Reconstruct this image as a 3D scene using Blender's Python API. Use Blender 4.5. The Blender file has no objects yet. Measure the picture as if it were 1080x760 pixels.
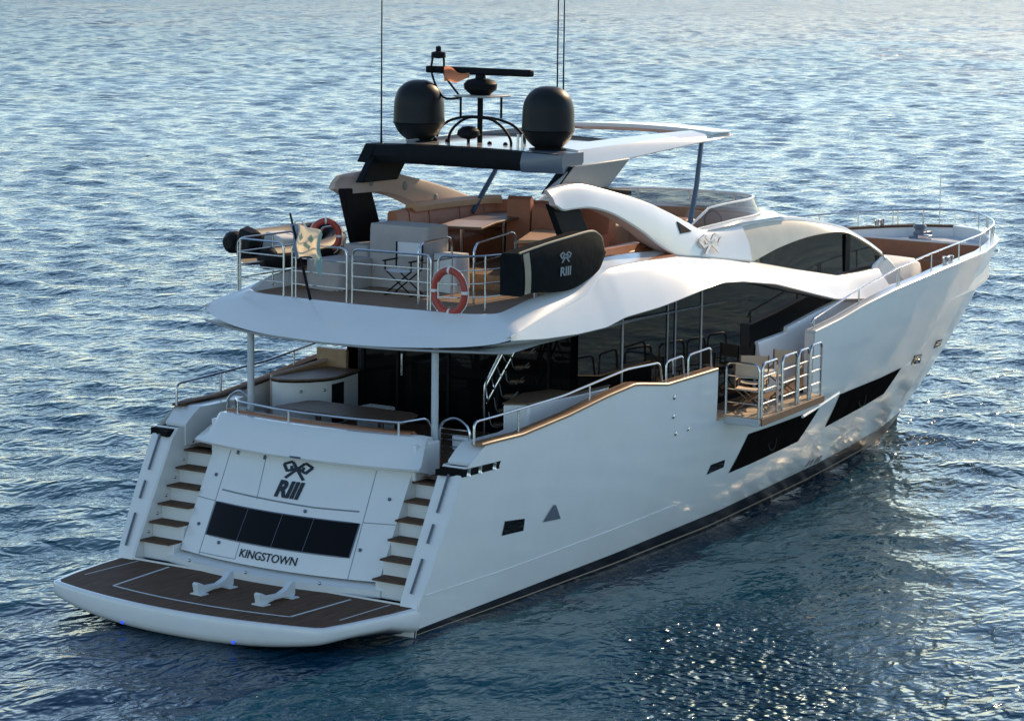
import bpy, math, random
import numpy as np
from mathutils import Vector, Matrix
S = bpy.context.scene
C = S.collection
rad = math.radians
rng = np.random.default_rng(7)

# ---------------------------------------------------------------- camera, sky, sun, exposure
cam_d = bpy.data.cameras.new('camera'); cam = bpy.data.objects.new('camera', cam_d); C.objects.link(cam)
cam_d.sensor_width = 36.0; cam_d.sensor_fit = 'HORIZONTAL'; cam_d.lens = 3034 / 1080 * 36
cam_d.clip_start = 0.5; cam_d.clip_end = 20000
def view_axes(yaw, pitch, roll):
    cy, sy, cp, sp = math.cos(yaw), math.sin(yaw), math.cos(pitch), math.sin(pitch)
    f = Vector((cy*cp, sy*cp, -sp)); r = Vector((sy, -cy, 0)); u = r.cross(f)
    c, s = math.cos(roll), math.sin(roll)
    return c*r + s*u, -s*r + c*u, f
r_, u_, f_ = view_axes(rad(34.27), rad(8.41), rad(.66))
cam.matrix_world = Matrix(((r_.x, u_.x, -f_.x, -34.72), (r_.y, u_.y, -f_.y, -30.0), (r_.z, u_.z, -f_.z, 11.26), (0, 0, 0, 1)))
S.camera = cam

SUN_AZ, SUN_EL = 0.0, 28.0          # degrees from the bow towards port (negative: starboard bow), height
world = bpy.data.worlds.new('World'); S.world = world; world.use_nodes = True
wn = world.node_tree; wn.nodes.clear()
sky = wn.nodes.new('ShaderNodeTexSky'); sky.sky_type = 'NISHITA'; sky.sun_disc = False
sky.sun_elevation = rad(SUN_EL); sky.sun_rotation = rad(90 - SUN_AZ); sky.air_density = .75; sky.dust_density = .15; sky.ozone_density = 1.5
bg = wn.nodes.new('ShaderNodeBackground'); bg.inputs['Strength'].default_value = 0.15
wo = wn.nodes.new('ShaderNodeOutputWorld')
tint = wn.nodes.new('ShaderNodeMix'); tint.data_type = 'RGBA'; tint.blend_type = 'MULTIPLY'; tint.inputs['Factor'].default_value = 1
tint.inputs['B'].default_value = (1.0, .985, .89, 1)   # cool white balance of the photograph
wn.links.new(sky.outputs[0], tint.inputs['A']); wn.links.new(tint.outputs['Result'], bg.inputs[0]); wn.links.new(bg.outputs[0], wo.inputs[0])
sun_d = bpy.data.lights.new('sun', 'SUN'); sun_d.energy = 2.9; sun_d.angle = rad(.53); sun_d.color = (1, .74, .45)
sun = bpy.data.objects.new('sun', sun_d); C.objects.link(sun)
sd = Vector((math.cos(rad(SUN_EL))*math.cos(rad(SUN_AZ)), math.cos(rad(SUN_EL))*math.sin(rad(SUN_AZ)), math.sin(rad(SUN_EL))))
sun.rotation_euler = sd.to_track_quat('Z', 'Y').to_euler(); sun.location = (40, -10, 40)
S.view_settings.view_transform = 'Standard'; S.view_settings.look = 'None'
S.view_settings.exposure = 0.72; S.view_settings.gamma = 1.0; S.view_settings.use_curve_mapping = False

# ---------------------------------------------------------------- materials
MAT = {}
def mat(name, col, rough=.5, metal=0, spec=.5, coat=0, noise=0, nscale=4, bump=0, bscale=40, alpha=1, ior=None, emit=None, sheen=0):
    m = bpy.data.materials.new(name); m.use_nodes = True; nt = m.node_tree; b = nt.nodes['Principled BSDF']
    b.inputs['Base Color'].default_value = (*col, 1); b.inputs['Roughness'].default_value = rough
    b.inputs['Metallic'].default_value = metal; b.inputs['Specular IOR Level'].default_value = spec
    b.inputs['Coat Weight'].default_value = coat; b.inputs['Coat Roughness'].default_value = .08
    if ior: b.inputs['IOR'].default_value = ior
    if sheen: b.inputs['Sheen Weight'].default_value = sheen
    b.inputs['Alpha'].default_value = alpha
    if emit: b.inputs['Emission Color'].default_value = (*emit[0], 1); b.inputs['Emission Strength'].default_value = emit[1]
    tc = None
    if noise or bump:
        tc = nt.nodes.new('ShaderNodeTexCoord')
    if noise:
        n = nt.nodes.new('ShaderNodeTexNoise'); n.inputs['Scale'].default_value = nscale; n.inputs['Detail'].default_value = 6; n.inputs['Roughness'].default_value = .65
        nt.links.new(tc.outputs['Object'], n.inputs['Vector'])
        r = nt.nodes.new('ShaderNodeMapRange'); r.inputs['From Min'].default_value = .25; r.inputs['From Max'].default_value = .75
        r.inputs['To Min'].default_value = 1 - noise; r.inputs['To Max'].default_value = 1 + noise
        nt.links.new(n.outputs['Fac'], r.inputs['Value'])
        mx = nt.nodes.new('ShaderNodeMix'); mx.data_type = 'RGBA'; mx.blend_type = 'MULTIPLY'; mx.inputs['Factor'].default_value = 1
        mx.inputs['A'].default_value = (*col, 1); nt.links.new(r.outputs[0], mx.inputs['B']); nt.links.new(mx.outputs['Result'], b.inputs['Base Color'])
    if bump:
        n2 = nt.nodes.new('ShaderNodeTexNoise'); n2.inputs['Scale'].default_value = bscale; n2.inputs['Detail'].default_value = 3
        nt.links.new(tc.outputs['Object'], n2.inputs['Vector'])
        bp = nt.nodes.new('ShaderNodeBump'); bp.inputs['Strength'].default_value = bump; bp.inputs['Distance'].default_value = .02
        nt.links.new(n2.outputs['Fac'], bp.inputs['Height']); nt.links.new(bp.outputs[0], b.inputs['Normal'])
    MAT[name] = m
    return m
def teak(name, col, seam, scale, rough=.6, axis='Y'):
    m = mat(name, col, rough); nt = m.node_tree; b = nt.nodes['Principled BSDF']
    tc = nt.nodes.new('ShaderNodeTexCoord')
    w = nt.nodes.new('ShaderNodeTexWave'); w.wave_type = 'BANDS'; w.bands_direction = axis; w.inputs['Scale'].default_value = scale; w.inputs['Distortion'].default_value = 0
    cr = nt.nodes.new('ShaderNodeValToRGB'); cr.color_ramp.elements[0].position = .02; cr.color_ramp.elements[1].position = .14
    cr.color_ramp.elements[0].color = (*seam, 1); cr.color_ramp.elements[1].color = (1, 1, 1, 1)
    mp = nt.nodes.new('ShaderNodeMapping'); mp.inputs['Scale'].default_value = (.7, 7, 3) if axis == 'Y' else (7, .7, 3)
    n = nt.nodes.new('ShaderNodeTexNoise'); n.inputs['Scale'].default_value = 3; n.inputs['Detail'].default_value = 7; n.inputs['Roughness'].default_value = .7
    r2 = nt.nodes.new('ShaderNodeMapRange'); r2.inputs['From Min'].default_value = .3; r2.inputs['From Max'].default_value = .7; r2.inputs['To Min'].default_value = .6; r2.inputs['To Max'].default_value = 1.35
    m1 = nt.nodes.new('ShaderNodeMix'); m1.data_type = 'RGBA'; m1.blend_type = 'MULTIPLY'; m1.inputs['Factor'].default_value = 1; m1.inputs['A'].default_value = (*col, 1)
    m2 = nt.nodes.new('ShaderNodeMix'); m2.data_type = 'RGBA'; m2.blend_type = 'MULTIPLY'; m2.inputs['Factor'].default_value = 1
    L = nt.links.new
    L(tc.outputs['Object'], w.inputs['Vector']); L(tc.outputs['Object'], mp.inputs[0]); L(mp.outputs[0], n.inputs['Vector'])
    L(n.outputs['Fac'], r2.inputs['Value']); L(r2.outputs[0], m1.inputs['B']); L(w.outputs['Fac'], cr.inputs[0])
    L(m1.outputs['Result'], m2.inputs['A']); L(cr.outputs[0], m2.inputs['B']); L(m2.outputs['Result'], b.inputs['Base Color'])
    return m
mat('gelcoat', (.80, .795, .77), .22, coat=.25, noise=.035, nscale=1.3)
mat('gelcoat_matt', (.66, .69, .70), .5, noise=.05, nscale=2)
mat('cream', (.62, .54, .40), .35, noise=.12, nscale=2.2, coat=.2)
mat('boot_black', (.012, .013, .015), .3)
mat('pinstripe', (.45, .36, .27), .4)
mat('glass_black', (.005, .005, .005), .03, spec=.14)
mat('glass_hull', (.012, .010, .009), .1, spec=.0, noise=.3, nscale=2)
mat('glass_smoke', (.10, .075, .06), .06, spec=.3, alpha=.62)
mat('dark_interior', (.012, .012, .013), .6)
teak('teak_deck', (.20, .115, .068), (.3, .25, .22), 10.0)
teak('teak_platform', (.145, .082, .05), (.35, .3, .28), 10.0, rough=.75)
MAT['teak_platform'].node_tree.nodes['Principled BSDF'].inputs['Specular IOR Level'].default_value = .15
mat('canvas_tan', (.66, .52, .37), .8, noise=.06, nscale=6)
teak('teak_fly', (.27, .16, .09), (.3, .25, .22), 10.0)
mat('teak_cap', (.30, .175, .095), .45, noise=.25, nscale=8, coat=.3)
mat('teak_dull', (.17, .105, .065), .6, spec=.25, noise=.25, nscale=8)
mat('wood_table', (.16, .095, .06), .5, spec=.25, noise=.25, nscale=5)
mat('wood_tan', (.40, .25, .14), .4, noise=.2, nscale=6)
teak('balcony_teak', (.62, .47, .32), (.45, .38, .3), 10.0)
mat('hull_paint', (.845, .84, .805), .16, coat=.3, noise=.045, nscale=.9, bump=.10, bscale=1.6)
mat('steel', (.55, .56, .58), .22, metal=1)
mat('post_paint', (.55, .58, .60), .25, coat=.3)
mat('black_paint', (.011, .012, .014), .5, spec=.06, noise=.2, nscale=3)
mat('black_matt', (.010, .010, .011), .6, spec=.05)
mat('dome_black', (.014, .015, .016), .42, spec=.2, noise=.15, nscale=3)
mat('blue_grey', (.10, .12, .16), .35, coat=.3)
mat('pillar_grey', (.36, .35, .33), .45, noise=.1, nscale=3)
mat('roof_tan', (.36, .31, .25), .3, noise=.15, nscale=3, coat=.3)
mat('leather', (.40, .135, .06), .5, noise=.12, nscale=5, bump=.15, bscale=25)
mat('leather_tan', (.50, .29, .16), .5, noise=.12, nscale=5)
mat('leather_brown', (.30, .11, .04), .5, noise=.15, nscale=5)
mat('beige_lining_bounce', (.54, .42, .36), .6, noise=.1, nscale=4)  # beige lining with warm bounce off the terracotta seats put into its colour
mat('canvas_grey', (.42, .375, .345), .85, noise=.10, nscale=3, bump=.9, bscale=3.2)
mat('canvas_white', (.72, .71, .68), .8, noise=.05, nscale=5)
mat('cushion_white', (.80, .77, .72), .75, noise=.05, nscale=3, bump=.2, bscale=5)
mat('black_cover', (.012, .015, .016), .7, spec=.03, noise=.3, nscale=3, bump=.5, bscale=4)
mat('cover_edge', (.40, .34, .24), .6, noise=.15, nscale=6)
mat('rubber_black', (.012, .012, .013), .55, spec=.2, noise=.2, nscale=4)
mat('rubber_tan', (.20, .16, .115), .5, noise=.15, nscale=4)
mat('ring_red', (.42, .055, .035), .45, noise=.1)
mat('ring_white', (.75, .73, .70), .5)
mat('orange_cloth', (.80, .30, .16), .7)
mat('lettering', (.010, .018, .025), .35)
mat('lettering_pale', (.30, .33, .34), .6)
mat('bronze', (.62, .52, .47), .3, metal=.6)
mat('seam', (.24, .27, .28), .6)
mat('flag_blue', (.28, .34, .44), .8)
mat('flag_yellow', (.85, .72, .54), .8, noise=.06)
mat('flag_green', (.34, .50, .46), .8)
mat('pole_blue', (.05, .09, .16), .25, coat=.4)
mat('blue_lamp', (.02, .05, .5), .4, emit=((.03, .10, 1.0), .5))
mat('chair_wood', (.20, .115, .06), .5, noise=.2, nscale=10)

for nm in ('flag_blue', 'flag_yellow', 'flag_green', 'orange_cloth'):      # thin cloth lets light through
    nt = MAT[nm].node_tree; b = nt.nodes['Principled BSDF']; tr = nt.nodes.new('ShaderNodeBsdfTranslucent'); tr.inputs[0].default_value = b.inputs['Base Color'].default_value
    mx = nt.nodes.new('ShaderNodeMixShader'); mx.inputs[0].default_value = .5; out_ = nt.nodes['Material Output']
    nt.links.new(b.outputs[0], mx.inputs[1]); nt.links.new(tr.outputs[0], mx.inputs[2]); nt.links.new(mx.outputs[0], out_.inputs[0])
# ---------------------------------------------------------------- mesh helpers
class MB:
    def __init__(s): s.v = []; s.f = []; s.m = []
    def add(s, vs, fs, mi=0):
        o = len(s.v); s.v += [tuple(map(float, p)) for p in vs]; s.f += [tuple(i + o for i in f) for f in fs]; s.m += [mi]*len(fs); return s
    def grid(s, rows, cu=False, cv=False, mi=0, flip=False):
        n, m = len(rows), len(rows[0]); fs = []
        for i in range(n if cv else n - 1):
            for j in range(m if cu else m - 1):
                a, b, c, d = i*m + j, i*m + (j+1) % m, ((i+1) % n)*m + (j+1) % m, ((i+1) % n)*m + j
                fs.append((d, c, b, a) if flip else (a, b, c, d))
        return s.add([p for r in rows for p in r], fs, mi)
    def poly(s, pts, mi=0): return s.add(pts, [tuple(range(len(pts)))], mi)
    def prism(s, pts, off, mi=0):
        n = len(pts); off = Vector(off); q = [Vector(p) + off for p in pts]
        fs = [tuple(range(n))[::-1], tuple(range(n, 2*n))] + [(i, (i+1) % n, n + (i+1) % n, n + i) for i in range(n)]
        return s.add([tuple(p) for p in pts] + [tuple(p) for p in q], fs, mi)
    def box(s, lo, hi, mi=0):
        (a, b, c), (d, e, f) = lo, hi
        return s.prism([(a, b, c), (d, b, c), (d, e, c), (a, e, c)], (0, 0, f - c), mi)
    def obox(s, c, sx, sy, sz, rz=0, mi=0):
        ca, sa = math.cos(rz), math.sin(rz); pts = []
        for x, y in ((-1, -1), (1, -1), (1, 1), (-1, 1)):
            x, y = x*sx/2, y*sy/2; pts.append((c[0] + x*ca - y*sa, c[1] + x*sa + y*ca, c[2] - sz/2))
        return s.prism(pts, (0, 0, sz), mi)
    def tube(s, pts, r, n=8, closed=False, mi=0, cap=True):
        P = [Vector(p) for p in pts]; k = len(P)
        rr = r if isinstance(r, (list, tuple)) else [r]*k
        T = []
        for i in range(k):
            a = P[(i-1) % k] if (closed or i) else P[i]; b = P[(i+1) % k] if (closed or i < k-1) else P[i]
            T.append((b - a).normalized())
        up = Vector((0, 0, 1)) if abs(T[0].z) < .9 else Vector((1, 0, 0))
        N = (up - T[0]*up.dot(T[0])).normalized(); rows = []
        for i in range(k):
            N = (N - T[i]*N.dot(T[i])).normalized(); B = T[i].cross(N)
            rows.append([tuple(P[i] + (N*math.cos(2*math.pi*j/n) + B*math.sin(2*math.pi*j/n))*rr[i]) for j in range(n)])
        s.grid(rows, cu=True, cv=closed, mi=mi)
        if cap and not closed:
            s.poly(rows[0][::-1], mi); s.poly(rows[-1], mi)
        return s
    def lathe(s, prof, c, n=32, mi=0):
        rows = [[(c[0] + r*math.cos(2*math.pi*j/n), c[1] + r*math.sin(2*math.pi*j/n), c[2] + z) for j in range(n)] for r, z in prof]
        return s.grid(rows, cu=True, mi=mi)
    def ball(s, c, r, n=12, sq=(1, 1, 1), mi=0):
        rows = [[(c[0] + sq[0]*r*math.sin(t)*math.cos(p), c[1] + sq[1]*r*math.sin(t)*math.sin(p), c[2] - sq[2]*r*math.cos(t)) for p in np.linspace(0, 2*math.pi, 2*n, endpoint=False)] for t in np.linspace(.02, math.pi - .02, n)]
        return s.grid(rows, cu=True, mi=mi)
    def build(s, name, m, parent=None, ang=35, bevel=0, segs=2, merge=False):
        me = bpy.data.meshes.new(name); me.from_pydata(s.v, [], s.f); me.validate()
        ms = m if isinstance(m, (list, tuple)) else [m]
        for x in ms: me.materials.append(MAT[x])
        if len(ms) > 1 and len(me.polygons) == len(s.m): me.polygons.foreach_set('material_index', s.m)
        import bmesh
        bm = bmesh.new(); bm.from_mesh(me)
        if merge: bmesh.ops.remove_doubles(bm, verts=bm.verts, dist=.0008)
        bmesh.ops.recalc_face_normals(bm, faces=bm.faces); bm.to_mesh(me); bm.free()
        if ang: me.shade_smooth(); me.set_sharp_from_angle(angle=rad(ang))
        o = bpy.data.objects.new(name, me); C.objects.link(o)
        if parent: o.parent = parent
        if bevel:
            b = o.modifiers.new('bevel', 'BEVEL'); b.width = bevel; b.segments = segs; b.limit_method = 'ANGLE'; b.angle_limit = rad(40)
        return o
def tag(o, label=None, cat=None, group=None, kind=None):
    if label: o['label'] = label
    if cat: o['category'] = cat
    if group: o['group'] = group
    if kind: o['kind'] = kind
    return o
def empty(name, loc=(0, 0, 0), rz=0):
    o = bpy.data.objects.new(name, None); C.objects.link(o); o.location = loc; o.rotation_euler = (0, 0, rz); o.empty_display_size = .3; return o
def fillet(pts, r, n=5):
    P = [Vector(p) for p in pts]; out = [P[0]]
    for i in range(1, len(P) - 1):
        a, b, c = P[i-1], P[i], P[i+1]; u, v = (a - b), (c - b); d = min(r, u.length*.45, v.length*.45)
        p, q = b + u.normalized()*d, b + v.normalized()*d
        for k in range(n + 1):
            t = k/n; out.append(p*(1-t)**2 + b*2*t*(1-t) + q*t*t)
    out.append(P[-1]); return [tuple(p) for p in out]
def smooth(pts, n=6):
    "Catmull-Rom through the points"
    P = [np.array(p, float) for p in pts]; P = [2*P[0] - P[1]] + P + [2*P[-1] - P[-2]]; out = []
    for i in range(1, len(P) - 2):
        for k in range(n):
            t = k/n; a, b, c, d = P[i-1:i+3]
            out.append(tuple(.5*((2*b) + (c - a)*t + (2*a - 5*b + 4*c - d)*t*t + (3*b - a - 3*c + d)*t**3)))
    out.append(tuple(P[-2])); return out
def tab(x, T): return float(np.interp(x, [p[0] for p in T], [p[1] for p in T]))
def curve(T, n=8):
    q = smooth([(a, b, 0) for a, b in T], n); return [(p[0], p[1]) for p in q]

# ---------------------------------------------------------------- the sea
def build_sea():
    cx, cy = -34.72, -30.0
    fine = np.linspace(rad(34.27 - 16), rad(34.27 + 16), 760)
    coarse = np.linspace(rad(34.27 + 16), rad(34.27 + 344), 150)[1:-1]
    th = np.concatenate([fine, coarse])
    rr = [4.0, 12.0, 22.0, 30.0]
    while rr[-1] < 420: rr.append(rr[-1]*1.0031 + .012)
    while rr[-1] < 1000: rr.append(rr[-1]*1.0042)
    while rr[-1] < 2500: rr.append(rr[-1]*1.02)
    while rr[-1] < 15000: rr.append(rr[-1]*1.12)
    rr = np.array(rr)
    Rg, Tg = np.meshgrid(rr, th, indexing='ij')
    X = cx + Rg*np.cos(Tg); Y = cy + Rg*np.sin(Tg)
    fade = np.clip((2500 - Rg)/900, 0, 1).astype(np.float32)
    ang_off = np.abs((Tg - rad(34.27) + math.pi) % (2*math.pi) - math.pi)
    coarse_f = np.clip((rad(24) - ang_off)/rad(7), 0, 1)
    # the lee of the hull is calmer
    lee = 1 - .72*np.exp(-(((X - 8)/12.0)**2 + ((Y + 7)/7.0)**2))
    H = np.zeros_like(X); DX = np.zeros_like(X); DY = np.zeros_like(X)
    wind = rad(205)
    N = 150
    lam = np.exp(rng.uniform(math.log(.7), math.log(3.2), N))
    dirs = wind + rng.normal(0, .75, N)
    for l, d in zip(lam, dirs):
        k = 2*math.pi/l; sl = .125*math.sqrt(2/N)*(1.0 if l < 4 else .7)
        a = sl/k; ph = rng.uniform(0, 2*math.pi)
        cd, sn = math.cos(d), math.sin(d)
        A = k*(X*cd + Y*sn) + ph
        f = fade*(np.clip((l - .9)/.8, 0, 1)*coarse_f + (1 - coarse_f)*0 if l < 1.7 else np.where(coarse_f > 0, 1, .6))
        f = f*(lee if l < 5 else 1)
        H += a*f*np.cos(A); q = .8*a*f
        DX -= q*cd*np.sin(A); DY -= q*sn*np.sin(A)
    X = X + DX; Y = Y + DY
    n, m = X.shape
    co = np.stack([X, Y, H], -1).reshape(-1, 3).astype(np.float32)
    i, j = np.meshgrid(np.arange(n - 1), np.arange(m), indexing='ij'); j2 = (j + 1) % m
    q = np.stack([i*m + j, (i+1)*m + j, (i+1)*m + j2, i*m + j2], -1).reshape(-1, 4).astype(np.int32)
    me = bpy.data.meshes.new('water')
    me.vertices.add(len(co)); me.vertices.foreach_set('co', co.ravel())
    me.loops.add(q.size); me.loops.foreach_set('vertex_index', q.ravel())
    me.polygons.add(len(q)); me.polygons.foreach_set('loop_start', np.arange(0, q.size, 4, dtype=np.int32))
    try: me.polygons.foreach_set('loop_total', np.full(len(q), 4, dtype=np.int32))
    except Exception: pass
    me.update(calc_edges=True); me.validate(); me.shade_smooth()
    o = bpy.data.objects.new('water', me); C.objects.link(o)
    m_ = bpy.data.materials.new('sea_water'); m_.use_nodes = True; nt = m_.node_tree; b = nt.nodes['Principled BSDF']
    b.inputs['Base Color'].default_value = (.002, .040, .074, 1); b.inputs['Roughness'].default_value = .025
    b.inputs['IOR'].default_value = 1.333; b.inputs['Specular IOR Level'].default_value = .33
    tc = nt.nodes.new('ShaderNodeTexCoord'); L = nt.links.new
    hts = []
    for sc, st, det, amp in (((1.7, 2.6, 1), 1.0, 2, .165), ((4.0, 6.2, 1), 1.0, 1, .026)):
        mp = nt.nodes.new('ShaderNodeMapping'); mp.inputs['Scale'].default_value = sc; mp.inputs['Rotation'].default_value = (0, 0, rad(-58))
        n_ = nt.nodes.new('ShaderNodeTexNoise'); n_.inputs['Scale'].default_value = st; n_.inputs['Detail'].default_value = det; n_.inputs['Roughness'].default_value = .55; n_.inputs['Distortion'].default_value = .4
        L(tc.outputs['Object'], mp.inputs[0]); L(mp.outputs[0], n_.inputs['Vector'])
        mu = nt.nodes.new('ShaderNodeMath'); mu.operation = 'MULTIPLY'; mu.inputs[1].default_value = amp; L(n_.outputs['Fac'], mu.inputs[0]); hts.append(mu)
    # far out, where the mesh is coarse, the chop is carried by the bump alone
    mp = nt.nodes.new('ShaderNodeMapping'); mp.inputs['Scale'].default_value = (.5, 1.0, 1); mp.inputs['Rotation'].default_value = (0, 0, rad(-58))
    n_ = nt.nodes.new('ShaderNodeTexNoise'); n_.inputs['Scale'].default_value = 1; n_.inputs['Detail'].default_value = 5; n_.inputs['Roughness'].default_value = .6
    ln = nt.nodes.new('ShaderNodeVectorMath'); ln.operation = 'LENGTH'; L(tc.outputs['Object'], ln.inputs[0])
    fr_ = nt.nodes.new('ShaderNodeMapRange'); fr_.inputs['From Min'].default_value = 130; fr_.inputs['From Max'].default_value = 380; fr_.inputs['To Max'].default_value = 1.5; L(ln.outputs['Value'], fr_.inputs['Value'])
    L(tc.outputs['Object'], mp.inputs[0]); L(mp.outputs[0], n_.inputs['Vector'])
    mu = nt.nodes.new('ShaderNodeMath'); mu.operation = 'MULTIPLY'; L(n_.outputs['Fac'], mu.inputs[0]); L(fr_.outputs[0], mu.inputs[1])
    a1 = nt.nodes.new('ShaderNodeMath'); L(hts[0].outputs[0], a1.inputs[0]); L(hts[1].outputs[0], a1.inputs[1])
    ad = nt.nodes.new('ShaderNodeMath'); L(a1.outputs[0], ad.inputs[0]); L(mu.outputs[0], ad.inputs[1])
    # gusts: ripples are stronger in some patches than in others
    g = nt.nodes.new('ShaderNodeTexNoise'); g.inputs['Scale'].default_value = .05; g.inputs['Detail'].default_value = 2; L(tc.outputs['Object'], g.inputs['Vector'])
    gr = nt.nodes.new('ShaderNodeMapRange'); gr.inputs['From Min'].default_value = .3; gr.inputs['From Max'].default_value = .7; gr.inputs['To Min'].default_value = .55; gr.inputs['To Max'].default_value = 1.2
    L(g.outputs['Fac'], gr.inputs['Value'])
    bp = nt.nodes.new('ShaderNodeBump'); bp.inputs['Distance'].default_value = 1.0; L(ad.outputs[0], bp.inputs['Height']); L(gr.outputs[0], bp.inputs['Strength'])
    # steep ripples added to starboard to throw sun glints, calmer water along the hull
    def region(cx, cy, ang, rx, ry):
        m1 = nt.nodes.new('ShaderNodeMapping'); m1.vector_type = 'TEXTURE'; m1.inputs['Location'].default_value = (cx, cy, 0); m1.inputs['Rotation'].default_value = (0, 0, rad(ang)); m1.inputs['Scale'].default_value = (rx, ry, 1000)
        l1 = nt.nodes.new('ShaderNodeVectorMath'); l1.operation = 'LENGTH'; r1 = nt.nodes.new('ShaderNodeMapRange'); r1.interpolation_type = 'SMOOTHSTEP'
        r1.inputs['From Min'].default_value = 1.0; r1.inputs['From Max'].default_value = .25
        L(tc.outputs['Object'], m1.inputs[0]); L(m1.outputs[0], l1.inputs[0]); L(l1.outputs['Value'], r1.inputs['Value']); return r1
    calm = region(8, -6, 0, 15, 8); glint_ripples = region(2.6, -8.6, 34, 6.5, 2.6)
    c1 = nt.nodes.new('ShaderNodeMath'); c1.operation = 'MULTIPLY_ADD'; c1.inputs[1].default_value = -.65; c1.inputs[2].default_value = 1; L(calm.outputs[0], c1.inputs[0])
    c2 = nt.nodes.new('ShaderNodeMath'); c2.operation = 'MULTIPLY'; L(c1.outputs[0], c2.inputs[0]); L(gr.outputs[0], c2.inputs[1]); L(c2.outputs[0], bp.inputs['Strength'])
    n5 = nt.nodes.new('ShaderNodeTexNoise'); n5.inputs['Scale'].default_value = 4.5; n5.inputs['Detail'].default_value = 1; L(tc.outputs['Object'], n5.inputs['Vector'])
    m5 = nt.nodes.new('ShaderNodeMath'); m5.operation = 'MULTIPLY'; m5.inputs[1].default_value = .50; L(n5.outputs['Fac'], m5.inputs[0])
    b5 = nt.nodes.new('ShaderNodeBump'); b5.inputs['Distance'].default_value = 1.0; L(m5.outputs[0], b5.inputs['Height']); L(glint_ripples.outputs[0], b5.inputs['Strength']); L(bp.outputs[0], b5.inputs['Normal'])
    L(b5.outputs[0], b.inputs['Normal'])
    ro = nt.nodes.new('ShaderNodeMapRange'); ro.inputs['To Min'].default_value = .085; ro.inputs['To Max'].default_value = .02; L(glint_ripples.outputs[0], ro.inputs['Value']); 
    # ripples too small to resolve far out act as roughness
    fr2 = nt.nodes.new('ShaderNodeMapRange'); fr2.inputs['From Min'].default_value = 60; fr2.inputs['From Max'].default_value = 420; fr2.inputs['To Max'].default_value = .15; L(ln.outputs['Value'], fr2.inputs['Value'])
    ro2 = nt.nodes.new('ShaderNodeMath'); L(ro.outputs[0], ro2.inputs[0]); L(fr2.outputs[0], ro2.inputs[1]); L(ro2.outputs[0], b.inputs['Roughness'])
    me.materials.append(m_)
    tag(o, 'deep blue choppy sea around the yacht', 'sea', kind='structure')
build_sea()

# ---------------------------------------------------------------- yacht: hull
Yt = tag(empty('yacht'), 'large white motor yacht with black windows, seen from its stern', 'yacht')
SX = [0, 2, 3.7, 8, 12, 15, 18, 20, 22, 23.8, 25.4, 26.3, 27.2, 27.9, 28.25]; SY = [3.05, 3.2, 3.36, 3.42, 3.42, 3.42, 3.4, 3.33, 3.15, 2.82, 2.33, 2.0, 1.45, .85, .02]
ZX = [1.9, 3.65, 4.7, 6.1, 7.3, 8.2, 9.3, 11.1, 12.5, 14.8, 15.9, 17, 18.3, 20.4, 22, 26, 28.25]; ZZ = [2.75, 2.94, 2.95, 3.1, 3.28, 3.38, 3.24, 3.31, 3.42, 3.6, 3.74, 3.93, 4.1, 4.28, 4.36, 4.4, 4.44]
WX = [1.9, 5, 8.2, 12, 17, 21, 23.2, 24.6]; WY = [3.18, 3.08, 2.95, 2.65, 1.92, 1.2, .65, .03]
def sheer_y(x): return float(np.interp(x, SX, SY))
def sheer_z(x): return float(np.interp(x, ZX, ZZ))
def xa(w): return float(np.interp(w, [0, .18, .88, 1], [1.95, 1.95, 3.04, 3.65]))
def hp(s, w):
    a = xa(w); x = a + (24.6 + 3.65*w**.95 - a)*s; xt = 3.65 + 24.6*s; x0 = 1.95 + 22.65*s
    z = w*sheer_z(xt); yt = sheer_y(xt); y0 = float(np.interp(x0, WX, WY))
    f = min(max((s - .45)/.55, 0), 1); g = (1-f)*(1-(1-w)**2.6) + f*(.3*w + .7*(1-(1-w)**1.9))
    return x, y0 + (yt - y0)*g, z
def hy(x, z):
    s = w = .5
    for _ in range(30):
        w = min(max(z/sheer_z(3.65 + 24.6*s), 0), 1); a = xa(w); s = min(max((x - a)/(24.6 + 3.65*w**.95 - a), 0), 1)
    return hp(s, w)[1]
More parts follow.
